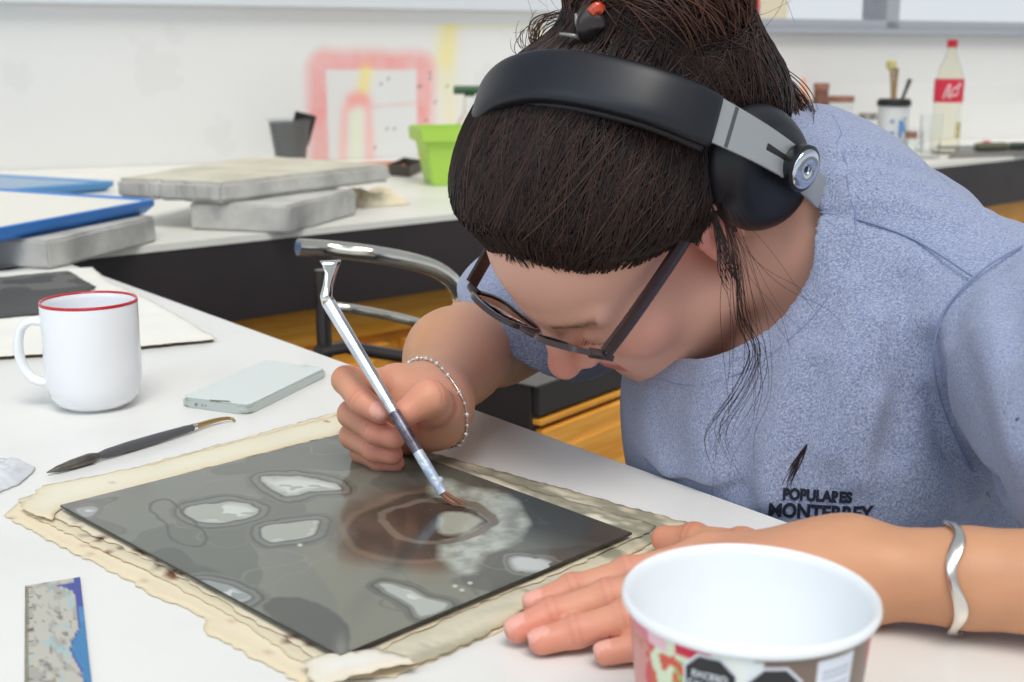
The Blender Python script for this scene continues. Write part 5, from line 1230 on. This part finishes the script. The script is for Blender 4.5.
strands('bun_strands', toW(np.stack(pp, 1)), rs.uniform(0.0004, 0.0009, S3), hair_m, hair, HD*(1-mix)+HB_*mix)
# flyaways round the top and nape
S4 = 60; pp = []; st = cb_+rs.normal(0, 1, (S4, 3))*[0.045, 0.03, 0.035]; dr = rs.normal(0, 1, (S4, 3))+v3(0.2, -0.3, 0.5); dr /= np.linalg.norm(dr, axis=1)[:, None]; k2 = rs.normal(0, 1, (S4, 3)); ln = rs.uniform(0.03, 0.065, S4)
for t in np.linspace(0, 1, 16): pp.append(st+dr*(ln*t)[:, None]+k2*0.010*np.sin(t*3.0)+np.cross(dr, k2)*0.008*(1-math.cos(t*3)))
strands('flyaway_strands', toW(np.stack(pp, 1)), np.full(S4, 0.00014), hair_m, hair, np.tile(HB_, (S4, 1)))
# curls standing up left of the bun, in the photo's upper middle
def wisps(name, ctrl, cnt, spread, r, seed, mixv=0.3, n=26, grow=True):
    q = np.array([A_(Wp(*c)) for c in ctrl]); rs_ = np.random.RandomState(seed); out = []
    base = np.array([A_(v) for v in smooth_path([Vector(v) for v in q], 8)]); tt = np.linspace(0, 1, len(base))
    for k in range(cnt):
        off = rs_.normal(0, 1, 3)*spread; ph_ = rs_.uniform(0, 6.28, 3); g = tt if grow else np.ones_like(tt)
        p = base+g[:, None]*off+0.35*spread*np.stack([np.sin(tt*rs_.uniform(4, 9)+ph_[i])-math.sin(ph_[i]) for i in range(3)], -1)
        L = rs_.uniform(0.65, 1.0); x = np.linspace(0, L, n); out.append(np.stack([np.interp(x, tt, p[:, i]) for i in range(3)], -1))
    c = HD*(1-mixv)+HB_*mixv; return strands(name, np.stack(out), rs_.uniform(0.6, 1.1, cnt)*r, hair_m, hair, np.tile(c, (cnt, 1)))
wisps('curl_strands', [(560, 62, .85), (536, 44, .84), (540, 22, .84), (562, 14, .85), (584, 24, .86)], 26, 0.004, 0.0004, 3, 0.7)
wisps('curl_strands', [(548, 66, .86), (522, 50, .85), (524, 30, .85), (540, 20, .85)], 10, 0.005, 0.0003, 5, 0.7)
wisps('curl_strands', [(730, 50, .92), (738, 20, .90), (716, -5, .88), (700, 8, .88)], 22, 0.005, 0.0004, 6, 0.6)
wisps('curl_strands', [(706, 40, .93), (752, 62, .92), (792, 96, .90), (806, 130, .88), (800, 168, .87)], 110, 0.006, 0.0005, 7, 0.45)
wisps('curl_strands', [(745, 70, .92), (784, 88, .90), (800, 130, .885), (796, 180, .86), (806, 216, .86)], 40, 0.005, 0.0004, 8, 0.3)
# loose locks hanging in front of the ear down over the shirt
wisps('hanging_strands', [(716, 196, .81), (730, 236, .79), (737, 276, .785), (742, 318, .79), (757, 352, .79), (742, 392, .785), (716, 432, .78), (722, 462, .78), (742, 498, .79)], 13, 0.0045, 0.0003, 11, 0.1)
wisps('hanging_strands', [(720, 200, .81), (735, 250, .79), (742, 300, .785), (752, 350, .785), (758, 400, .78), (740, 440, .78), (733, 490, .79)], 12, 0.012, 0.00026, 12, 0.2)
wisps('hanging_strands', [(712, 205, .80), (722, 245, .785), (728, 270, .78), (738, 290, .785)], 26, 0.004, 0.0004, 13, 0.0)
wisps('hanging_strands', [(722, 190, .80), (742, 240, .79), (770, 290, .80), (806, 330, .80), (815, 380, .79)], 6, 0.014, 0.0002, 14, 0.3)
# ================================================================ THINGS SHE WEARS AND HOLDS
def sweep_flat(bm, pts, nrm, w, t, n=20, power=3.0, cap=True):
    """ribbon with a rounded section: pts path, nrm outward normals, w half widths, t half thickness"""
    P = [Vector(p) for p in pts]; rings = []
    for i, p in enumerate(P):
        T = (P[min(i+1, len(P)-1)]-P[max(i-1, 0)]).normalized(); N = Vector(nrm[i]); N = (N-T*N.dot(T)).normalized(); B = T.cross(N)
        ww = w[i] if isinstance(w, (list, tuple)) else w; tt = t[i] if isinstance(t, (list, tuple)) else t; ring = []
        for k in range(n):
            a = 2*math.pi*k/n; c, s_ = math.cos(a), math.sin(a)
            ring.append(bm.verts.new(p+B*ww*math.copysign(abs(c)**(2/power), c)+N*tt*math.copysign(abs(s_)**(2/power), s_)))
        rings.append(ring)
    for a, b in zip(rings, rings[1:]):
        for k in range(n): bm.faces.new((a[k], a[(k+1) % n], b[(k+1) % n], b[k]))
    if cap: bm.faces.new(rings[0]); bm.faces.new(rings[-1])
def HW(q): return h2w(*q)
leather = mat('dark_leather', s2l(20, 22, 30), 0.42, spec=0.45); leather2 = mat('soft_leather', s2l(22, 22, 26), 0.55); steel = mat('brushed_steel', s2l(168, 170, 172), 0.42, 0.55)
MH = basis(HO, HL, HF, HU)
def headphones():
    t = thing('headphones', 'dark leather headphones with silver hinges worn over her hair', 'headphones', tuple(h2w(0, -0.05, 0.03)))
    key = [(.0935, -.056, .078), (.066, -.0465, .1165), (.016, -.034, .1385), (-.024, -.020, .1390), (-.057, -.0065, .120), (-.078, -.002, .090)]
    P = smooth_path([Vector(k) for k in key], 10); cc = Vector((0, -0.03, 0.03)); N = [(p-cc).normalized() for p in P]; n = len(P)
    m = [min(1, 0.55+6*min(i, n-1-i)/n) for i in range(n)]
    bm = bmesh.new(); sweep_flat(bm, [HW(p) for p in P], [HL*v.x+HF*v.y+HU*v.z for v in N], [0.0180*(0.9+0.1*x) for x in m], [0.0065*x for x in m], 28, 3.6); finish('headband', bm, leather, t, world=True, smooth=True)
    bm = bmesh.new(); sweep_flat(bm, [HW(p-v*0.0075) for p, v in zip(P, N)], [HL*v.x+HF*v.y+HU*v.z for v in N], [0.0188]*n, [0.0048*x for x in m], 24, 2.6); finish('headband_cushion', bm, leather2, t, world=True, smooth=True)
    def side(kp, far):
        s_ = -1 if far else 1
        P = smooth_path([Vector(k) for k in kp], 10); N = [Vector((s_*1.0, -0.25 if not far else 0.0, 0.12)) for p in P]; n = len(P)
        bm = bmesh.new(); sweep_flat(bm, [HW(p) for p in P], [HL*v.x+HF*v.y+HU*v.z for v in N], [0.0150-0.0045*i/n for i in range(n)], 0.0013, 20, 8); arm = finish('slider_arm', bm, steel, t, world=True, auto=50)
        a, b = P[int(n*0.46)], P[int(n*0.68)]; o_ = N[0].normalized()*0.0012; bm = bmesh.new(); sweep_flat(bm, [HW(a+o_), HW((a+b)/2+o_), HW(b+o_)], [HL*N[0].x+HF*N[0].y+HU*N[0].z]*3, 0.0024, 0.0006, 16, 3); finish('slot', bm, M['black_rubber'], arm, world=True, auto=50)
        c1, c2 = P[int(n*0.16)], P[int(n*0.18)]; bm = bmesh.new(); sweep_flat(bm, [HW(c1+o_*0.9), HW(c2+o_*0.9)], [HL*N[0].x+HF*N[0].y+HU*N[0].z]*2, 0.0138, 0.0005, 12, 6); finish('groove', bm, mat('groove_grey', s2l(96, 96, 98), 0.4, 0.6), arm, world=True)
        return P, N
    P, N = side([(.092, -.0565, .081), (.101, -.060, .060), (.109, -.0635, .036), (.1135, -.066, .0105), (.1125, -.067, -.030)], False)
    side([(-.087, -.002, .092), (-.098, -.002, .07), (-.107, 0.0, .04), (-.109, 0.0, .0)], True)
    def cup(c, s_, rf, ru):
        def oval(bm, l0, l1, k0, k1, bev=0.35, n=48, steps=8, dx=0.0):
            rings = []
            for i in range(steps+1):
                a = i/steps; pr = math.sin(math.pi*a)**0.32 if 0 < a < 1 else 0.0
                k = (k0+(k1-k0)*a)*(1-bev*(1-pr)); l = l0+(l1-l0)*a
                rings.append([bm.verts.new(HW((c[0]+s_*l, c[1]+rf*k*math.cos(2*math.pi*j_/n), c[2]+ru*k*math.sin(2*math.pi*j_/n)))) for j_ in range(n)])
            for a, b in zip(rings, rings[1:]):
                for j_ in range(n): bm.faces.new((a[j_], a[(j_+1) % n], b[(j_+1) % n], b[j_]))
            bm.faces.new(rings[0]); bm.faces.new(rings[-1])
        bm = bmesh.new(); oval(bm, -0.020, 0.002, 1.0, 1.02, 0.3); cu = finish('ear_cushion', bm, leather2, t, world=True, auto=60)
        bm = bmesh.new(); oval(bm, 0.0025, 0.026, 0.98, 0.72, 0.22, steps=10); finish('ear_cup', bm, leather, t, world=True, auto=60)
    cup((.078, -.058, 0.008), 1, 0.045, 0.057); cup((-.086, 0.002, 0.0), -1, 0.042, 0.049)
    # hinge knob
    def knob(c, s_):
        Mk = MH@Matrix.Translation(Vector(c))@Matrix.Rotation(s_*math.pi/2, 4, 'Y')
        bm = bmesh.new(); lathe(bm, [(0, -0.008), (0.0135, -0.008), (0.0155, -0.003), (0.0155, 0.002), (0.0135, 0.003), (0, 0.003)], 40, Mk); finish('hinge_housing', bm, mat('hinge_black', s2l(20, 22, 26), 0.3), t, world=True, auto=40)
        bm = bmesh.new(); lathe(bm, [(0, 0.0028), (0.0035, 0.0031), (0.0036, 0.0045), (0.0055, 0.0054), (0.0095, 0.0050), (0.0124, 0.0042), (0.0132, 0.0031), (0.0132, 0.0025)], 48, Mk); finish('hinge_cap', bm, mat('polished_cap', s2l(206, 212, 222), 0.14, 1.0), t, world=True, auto=40)
    knob((.1185, -.0665, .0105), 1); knob((-.114, 0, -.003), -1)
headphones()
def glasses():
    t = thing('eyeglasses', 'dark brown framed glasses slid down her nose', 'glasses', tuple(h2w(0, 0.11, 0.01)))
    fr = mat('brown_acetate', s2l(58, 42, 40), 0.25, coat=0.3)
    def pt(l, w): return HW((l, 0.1085-2.0*l*l-0.22*(-w), 0.022+w))        # w: height in the lens; leaning in at the bottom
    front = bmesh.new()
    for s_ in (-1, 1):
        loop = []
        for k in range(48):
            a = 2*math.pi*k/48; c, s2 = math.cos(a), math.sin(a)
            x = 0.0265*math.copysign(abs(c)**0.62, c); y = 0.0190*math.copysign(abs(s2)**0.66, s2)+0.0012*c*s_
            loop.append(pt(s_*0.0365+x, y))
        N_ = len(loop); rings = []
        ctr = sum(loop, Vector())/N_
        for i, p in enumerate(loop):
            T = (loop[(i+1) % N_]-loop[i-1]).normalized(); O = (p-ctr).normalized(); O = (O-T*O.dot(T)).normalized(); Bn = T.cross(O)
            rings.append([front.verts.new(p+O*a+Bn*b) for a, b in ((-.0014, -.0016), (.0018, -.0020), (.0018, .0020), (-.0014, .0016))])
        for a, b in zip(rings, rings[1:]+rings[:1]):
            for k in range(4): front.faces.new((a[k], a[(k+1) % 4], b[(k+1) % 4], b[k]))
        lb = bmesh.new(); cvx = lb.verts.new(ctr); vs = [lb.verts.new(p) for p in loop]
        for i in range(N_): lb.faces.new((cvx, vs[i], vs[(i+1) % N_]))
        ln = finish('lens', lb, mat('lens_amber', (0.98, 0.80, 0.66), 0.02, trans=1.0, ior=1.1, spec=0.8), t, world=True, smooth=True)
        so_ = ln.modifiers.new('t', 'SOLIDIFY'); so_.thickness = 0.0012
    tube(front, smooth_path([pt(-0.0115, 0.006), pt(-0.005, 0.0095), pt(0.005, 0.0095), pt(0.0115, 0.006)], 6), 0.0020, 10)
    for s_ in (-1, 1): tube(front, [pt(s_*0.060, 0.010), pt(s_*0.066, 0.011), pt(s_*0.0715, 0.0105)], 0.0024, 10, flat=[(1, 1.5)]*3)
    finish('front_frame', front, fr, t, world=True, auto=35)
    for s_ in (-1, 1):
        a = Vector((s_*0.0718, 0.0985, 0.0320)); P = [a, Vector((s_*0.0745, 0.07, 0.030)), Vector((s_*0.0770, 0.03, 0.028)), Vector((s_*0.0800, -0.012, 0.027)), Vector((s_*0.0800, -0.030, 0.014)), Vector((s_*0.078, -0.040, -0.004))]
        P = smooth_path(P, 5); bm = bmesh.new(); sweep_flat(bm, [HW(p) for p in P], [HL*s_]*len(P), 0.0056, 0.0018, 12, 6); finish('temple_arm', bm, fr, t, world=True, auto=40)
glasses()
# brush
def brush():
    tip = Pt(450, 505.5, PZ+0.0025); g = Wp(393, 417, 0.8605); d = (g-tip).normalized(); L = 0.178
    def at(k, o=Vector((0, 0, 0))): return tip+d*k+o
    t = thing('etching_brush', 'silver metal brush with a bent flared end held over the plate', 'brush', tuple(at(0.09)))
    met = noise_mix(mat('painted_metal', (0.7, 0.72, 0.76), 0.25, 0.8), s2l(190, 196, 206), s2l(226, 230, 236), 60)
    end = tip+(Wp(327, 300, 0.876)-tip); dd = (end-tip); 
    bm = bmesh.new(); tube(bm, [tip+dd*k for k in (0.44, 0.5, 0.7, 0.9, 0.985)], [0.0038, 0.0040, 0.0045, 0.0048, 0.0050], 18); finish('handle', bm, met, t, world=True, auto=60)
    fl = [tip+dd*0.985, Wp(326, 296, .876), Wp(328, 286, .877), Wp(330.5, 274, .878), Wp(331, 266, .878), Wp(330.5, 260, .878)]
    bm = bmesh.new(); sweep_flat(bm, fl, [camB*1.0+camR*0.3]*6, [0.0050, 0.0044, 0.0036, 0.0042, 0.0060, 0.0078], [0.0050, 0.0042, 0.0030, 0.0022, 0.0016, 0.0012], 18, 2.2); finish('flared_end', bm, M['chrome'], t, world=True, smooth=True)
    bm = bmesh.new(); tube(bm, [tip+dd*k for k in (0.25, 0.33, 0.42, 0.44)], [0.0036, 0.0040, 0.0041, 0.0040], 18); finish('dark_grip', bm, noise_mix(mat('stained_grip', (0.1, 0.1, 0.15), 0.35, 0.5), s2l(66, 58, 70), s2l(130, 128, 142), 90), t, world=True, auto=60)
    bm = bmesh.new(); tube(bm, [tip+dd*k for k in (0.055, 0.08, 0.14, 0.2, 0.25)], [0.0030, 0.0034, 0.0038, 0.0039, 0.0037], 18); bmesh.ops.create_icosphere(bm, subdivisions=2, radius=0.0022, matrix=Matrix.Translation(tip+dd*0.12+camR*0.0038)); finish('ferrule', bm, noise_mix(mat('paint_crusted_ferrule', (0.7, 0.75, 0.8), 0.4, 0.2), s2l(150, 170, 196), s2l(214, 222, 232), 120, bump=0.6, bscale=300), t, world=True, auto=60)
    br = bmesh.new(); b0 = tip+dd*0.06; rr = random.Random(3); b1 = tip+camR*0.007-camU*0.001; b1.z = PZ+0.003
    for k in range(70):
        o = Vector((rr.uniform(-1, 1), rr.uniform(-1, 1), rr.uniform(-1, 1)))
        o = o.normalized()*rr.uniform(0, 0.0027); e = b1+o*rr.uniform(0.5, 1.3)+camR*rr.uniform(-0.004, 0.003); e.z = max(e.z, PZ+0.0023)
        m_ = (b0+o+e)/2+Vector((0, 0, -0.0008)); tube(br, [b0+o*0.9, m_, e], [0.0005, 0.0005, 0.0002], 4)
    finish('bristles', br, mat('brown_bristle', s2l(130, 78, 44), 0.5), t, world=True)
brush()
def ring_on(c, ax, r, n=64, squash=1.0, up=Vector((0, 0, 1))):
    ax = ax.normalized(); u = (up-ax*up.dot(ax)).normalized(); v = ax.cross(u); return [(c+u*r*squash*math.cos(2*math.pi*k/n)+v*r*math.sin(2*math.pi*k/n), u*math.cos(2*math.pi*k/n)+v*math.sin(2*math.pi*k/n)) for k in range(n)]
def fit_ring(c, ax, gap, n=64):
    out = []
    for k, (p, nr) in enumerate(ring_on(c, ax, 1.0, n)):
        ts = np.linspace(0.008, 0.06, 60); P = A_(c)+ts[:, None]*A_(nr); d_ = np.minimum(np.minimum(armL_sdf(P), armR_sdf(P)), np.minimum(handL_sdf(P), handR_sdf(P))); d_ = smin(smin(armL_sdf(P), handL_sdf(P), 0.010), smin(armR_sdf(P), handR_sdf(P), 0.016), 0.0005)
        i = np.argmax(d_ > gap); out.append((c+nr*float(ts[i]), nr))
    r = [(p-c).length for p, _ in out]; m = len(r); r = [max(r[i], sum(r[(i+j_) % m] for j_ in range(-3, 4))/7) for i in range(m)]
    return [(c+nr*r[i], nr) for i, (_, nr) in enumerate(out)]
silver = mat('silver', s2l(226, 222, 214), 0.22, 1.0)
def cuff():
    a, b = Vector(j['WL']), Vector(j['EL']); ax = (b-a).normalized(); best = min((abs(wpix(a+(b-a)*k/200)[0]-955), k) for k in range(200))[1]; c = a+(b-a)*best/200
    tilt = (ax+Vector((0, 0, 0.02))).normalized(); rg = fit_ring(c, tilt, 0.0016, 72)
    bm = bmesh.new(); q = rg[39:]+rg[:34]; sweep_flat(bm, [p+ax*0.0022*math.sin(k*0.38) for k, (p, n_) in enumerate(q)], [n_ for p, n_ in q], [0.0030+0.0007*math.sin(k*0.5) for k in range(len(q))], 0.0011, 14, 3)
    o = finish('bracelet', bm, silver, smooth=True); tag(o, 'silver hammered cuff bracelet on her forearm by the tub', 'bracelet')
cuff()
def chain_bracelet():
    a, b = Vector(j['WR']), A_(Wp(454, 358, 1.02)); b = Vector(b); ax = (b-a).normalized(); c = a+ax*0.010; tilt = cv(0.86, 0.30, -0.60).normalized()
    t = thing('bracelet', 'thin clear beaded bracelet on the wrist of the hand holding the brush', 'bracelet', tuple(c))
    rg = fit_ring(c, tilt, 0.0010, 64); bm = bmesh.new(); P = [p for p, _ in rg]; P.append(P[0]); tube(bm, P, 0.0007, 8, cap=False); finish('cord', bm, silver, t, world=True, smooth=True)
    bm = bmesh.new()
    for k in range(0, 64, 2): bmesh.ops.create_icosphere(bm, subdivisions=1, radius=0.0016 if k % 4 else 0.0022, matrix=Matrix.Translation(rg[k][0]))
    o = finish('beads', bm, mat('clear_bead', s2l(226, 222, 216), 0.1, 0.4, coat=0.5), t, world=True, smooth=True); o['kind'] = 'stuff'
chain_bracelet()
def clip():
    c = Wp(596, 24, 0.80); t = thing('hair_clip', 'dark hair claw clip with an amber tip and pale prongs in her bun', 'hair clip', tuple(c)); dk = mat('clip_dark', s2l(44, 36, 36), 0.3); am = mat('clip_amber', s2l(196, 66, 30), 0.2, coat=0.5); gr = mat('clip_pearl', s2l(150, 146, 140), 0.3, 0.3)
    bm = bmesh.new(); sweep_flat(bm, smooth_path([Wp(594, 44, .80), Wp(590, 28, .79), Wp(597, 14, .79), Wp(604, 12, .80)], 6), [camB]*19, [0.004+0.006*math.sin(i/18*3.1) for i in range(19)], 0.004, 14, 2.4); finish('claw_body', bm, dk, t, world=True, smooth=True)
    bm = bmesh.new(); sweep_flat(bm, smooth_path([Wp(591, 13, .786), Wp(597, 7, .784), Wp(603, 10, .786)], 5), [camB]*11, 0.0035, 0.002, 12, 2.4); finish('amber_tip', bm, am, t, world=True, smooth=True)
    for q in ([(585, 34, .80), (578, 26, .797), (576, 14, .80)], [(588, 40, .80), (574, 36, .795), (560, 34, .80)], [(600, 40, .80), (612, 34, .795), (626, 26, .80)], [(598, 36, .80), (610, 28, .795), (618, 24, .80)]):
        bm = bmesh.new(); P = smooth_path([Wp(*v) for v in q], 5); tube(bm, P, [0.0022*(1-0.6*i/len(P)) for i in range(len(P))], 8); finish('prong', bm, gr, t, world=True, smooth=True)
clip()
for side_ in (-1, 1):
  S5 = 34; k5 = rs.uniform(0, 1, S5); s5 = np.full(S5, side_); b5 = np.stack([s5*(0.021+0.022*k5), 0.0945-0.010*k5, 0.000+0.002*k5], -1); pp = []
  for t in np.linspace(0, 1, 6): pp.append(b5+np.stack([s5*0.003*t*k5, 0*k5+0.0055*t, 0*k5-0.003*t+0.002*t*t], -1))
  strands('eyelash_row', toW(np.stack(pp, 1)), np.full(S5, 0.00014), hair_m, hair, np.tile(HD, (S5, 1)))
# ---------------------------------------------------------------- print on the shirt
from mathutils.bvhtree import BVHTree
def shirt_print():
    bv = BVHTree.FromPolygons([v.co[:] for v in shirt.data.vertices], [p.vertices[:] for p in shirt.data.polygons])
    o0 = Vector((0, 0, CAMH)); m = mat('print_navy', s2l(26, 30, 50), 0.6)
    def hit(px, py): return bv.ray_cast(o0, (Wp(px, py, 1)-o0).normalized())
    for body, cx, cy, wpx, size in (('POPULARES', 817, 496, 78, 1), ('MONTERREY', 820, 513, 106, 1)):
        h = hit(cx, cy)
        if h[0] is None: continue
        a, b = hit(cx-wpx/2, cy-2), hit(cx+wpx/2, cy+1.5); n_ = h[1]; x = (b[0]-a[0]).normalized(); n_ = (n_-x*n_.dot(x)).normalized(); y = n_.cross(x); 
        if y.z < 0: y = -y
        W_ = (b[0]-a[0]).length; sz = W_/(len(body)*0.66)
        def w(co, h=h, x=x, y=y, n_=n_):
            p = h[0]+x*co.x+y*co.y*1.25; r = bv.ray_cast(p+n_*0.05, -n_); 
            return (r[0]+r[1]*0.0007) if r[0] is not None and (r[0]-p).length < 0.04 else p+n_*0.0007
        txt(body, sz, None, m, 'shirt_lettering', shirt, wrap=w, bold=0.0005)
shirt_print()
def seams():
    sm = mat('seam_thread', s2l(124, 137, 172), 0.9)
    def near(pp): return [Vector(p)-Vector(A_(camB))*0.0006 for p in pp]
    for pts in (arm_hole, sh_seam):
        bm = bmesh.new(); tube(bm, smooth_path([Vector(p) for p in pts], 6), 0.0007, 8); finish('seam', bm, sm, shirt, world=True, smooth=True)
    u = np.cross(nop, v3(0, 0, 1)); u /= np.linalg.norm(u); w = np.cross(nop, u)
    for rad_ in (0.0850, 0.1015):
        run = []
        for k in range(73):
            a = 2*math.pi*k/72; o = colC+(u*math.cos(a)+w*math.sin(a))*rad_; ts = np.linspace(0.12, -0.12, 49); d_ = shirt_full(o+ts[:, None]*nop)
            i = np.argmax(d_ < 0)
            if d_[i] >= 0 or i == 0:
                if len(run) > 3: break
                run = []; continue
            t_ = ts[i-1]+(ts[i]-ts[i-1])*d_[i-1]/(d_[i-1]-d_[i]); run.append(Vector(o+t_*nop))
        if len(run) > 3 and rad_ > 0.09: bm = bmesh.new(); tube(bm, run, 0.0008, 8); finish('collar_seam', bm, sm, shirt, world=True, smooth=True)
seams()
tp = [trace(*q) for q in ((806, 444), (797, 460), (788, 478), (782, 498))]
wisps('hanging_strands', [(*wpix(Vector(p)+camB*0.003)[:2], wpix(Vector(p)+camB*0.003)[2]) for p in tp], 14, 0.0022, 0.0005, 21, 0.2)
# ---------------------------------------------------------------- trousers, shoes, stool (mostly behind and under the table)
hp = A_(HIP); Fv, Lv = A_(FB), A_(LB)
kn = {s_: hp+Fv*0.36+Lv*s_*0.10+v3(0, 0, -0.055) for s_ in (-1, 1)}; an = {s_: kn[s_]+Fv*0.02+v3(0, 0, 0.085-kn[s_][2]) for s_ in (-1, 1)}
def trousers(p):
    d = ell(p, hp-v3(0, 0, .02), (0.168, 0.135, 0.10), np.array([Lv, Fv, [0, 0, 1.0]]))
    for s_ in (-1, 1): d = smin(d, chain(p, [hp+Lv*s_*0.085-v3(0, 0, .03), kn[s_], an[s_]], [0.088, 0.064, 0.050], 0.03), 0.03)
    return d
sdf_mesh('trousers', trousers, hp-[0.6, 0.7, 0.6], hp+[0.4, 0.4, 0.25], 0.006, mat('denim', s2l(52, 60, 84), 0.9), person)
for s_ in (-1, 1):
    a = an[s_]
    def shoe(p, a=a): return smax(smin(ell(p, a*[1, 1, 0]+Fv*0.06+v3(0, 0, 0.036), (0.045, 0.135, 0.04), np.array([Lv, Fv, [0, 0, 1.0]])), rc(p, a*[1, 1, 0]+v3(0, 0, .05), a+v3(0, 0, .03), 0.045, 0.04), 0.02), -(p[:, 2]-0.004), 0.004)
    sdf_mesh('shoe', shoe, a*[1, 1, 0]-[0.25, 0.25, 0.02], a*[1, 1, 0]+[0.25, 0.25, 0.2], 0.005, mat('shoe_canvas', s2l(60, 60, 64), 0.8), person)
def stool():
    c = HIP.copy(); st_z = HIP.z-0.02-0.105; t = thing('stool', 'round stool under the person in the blue grey t-shirt', 'stool', (c.x, c.y, 0))
    bm = bmesh.new(); lathe(bm, [(0, st_z-0.04), (0.15, st_z-0.04), (0.165, st_z-0.025), (0.16, st_z-0.004), (0.13, st_z), (0, st_z)], 40); finish('seat', bm, M['black_rubber'], t, auto=40)
    for k in range(4):
        a = k*math.pi/2+0.4; bm = bmesh.new(); tube(bm, [(0.10*math.cos(a), 0.10*math.sin(a), st_z-0.0401), (0.19*math.cos(a), 0.19*math.sin(a), 0.004)], 0.011, 12); finish('leg', bm, M['grey_metal'], t, auto=50)
stool()
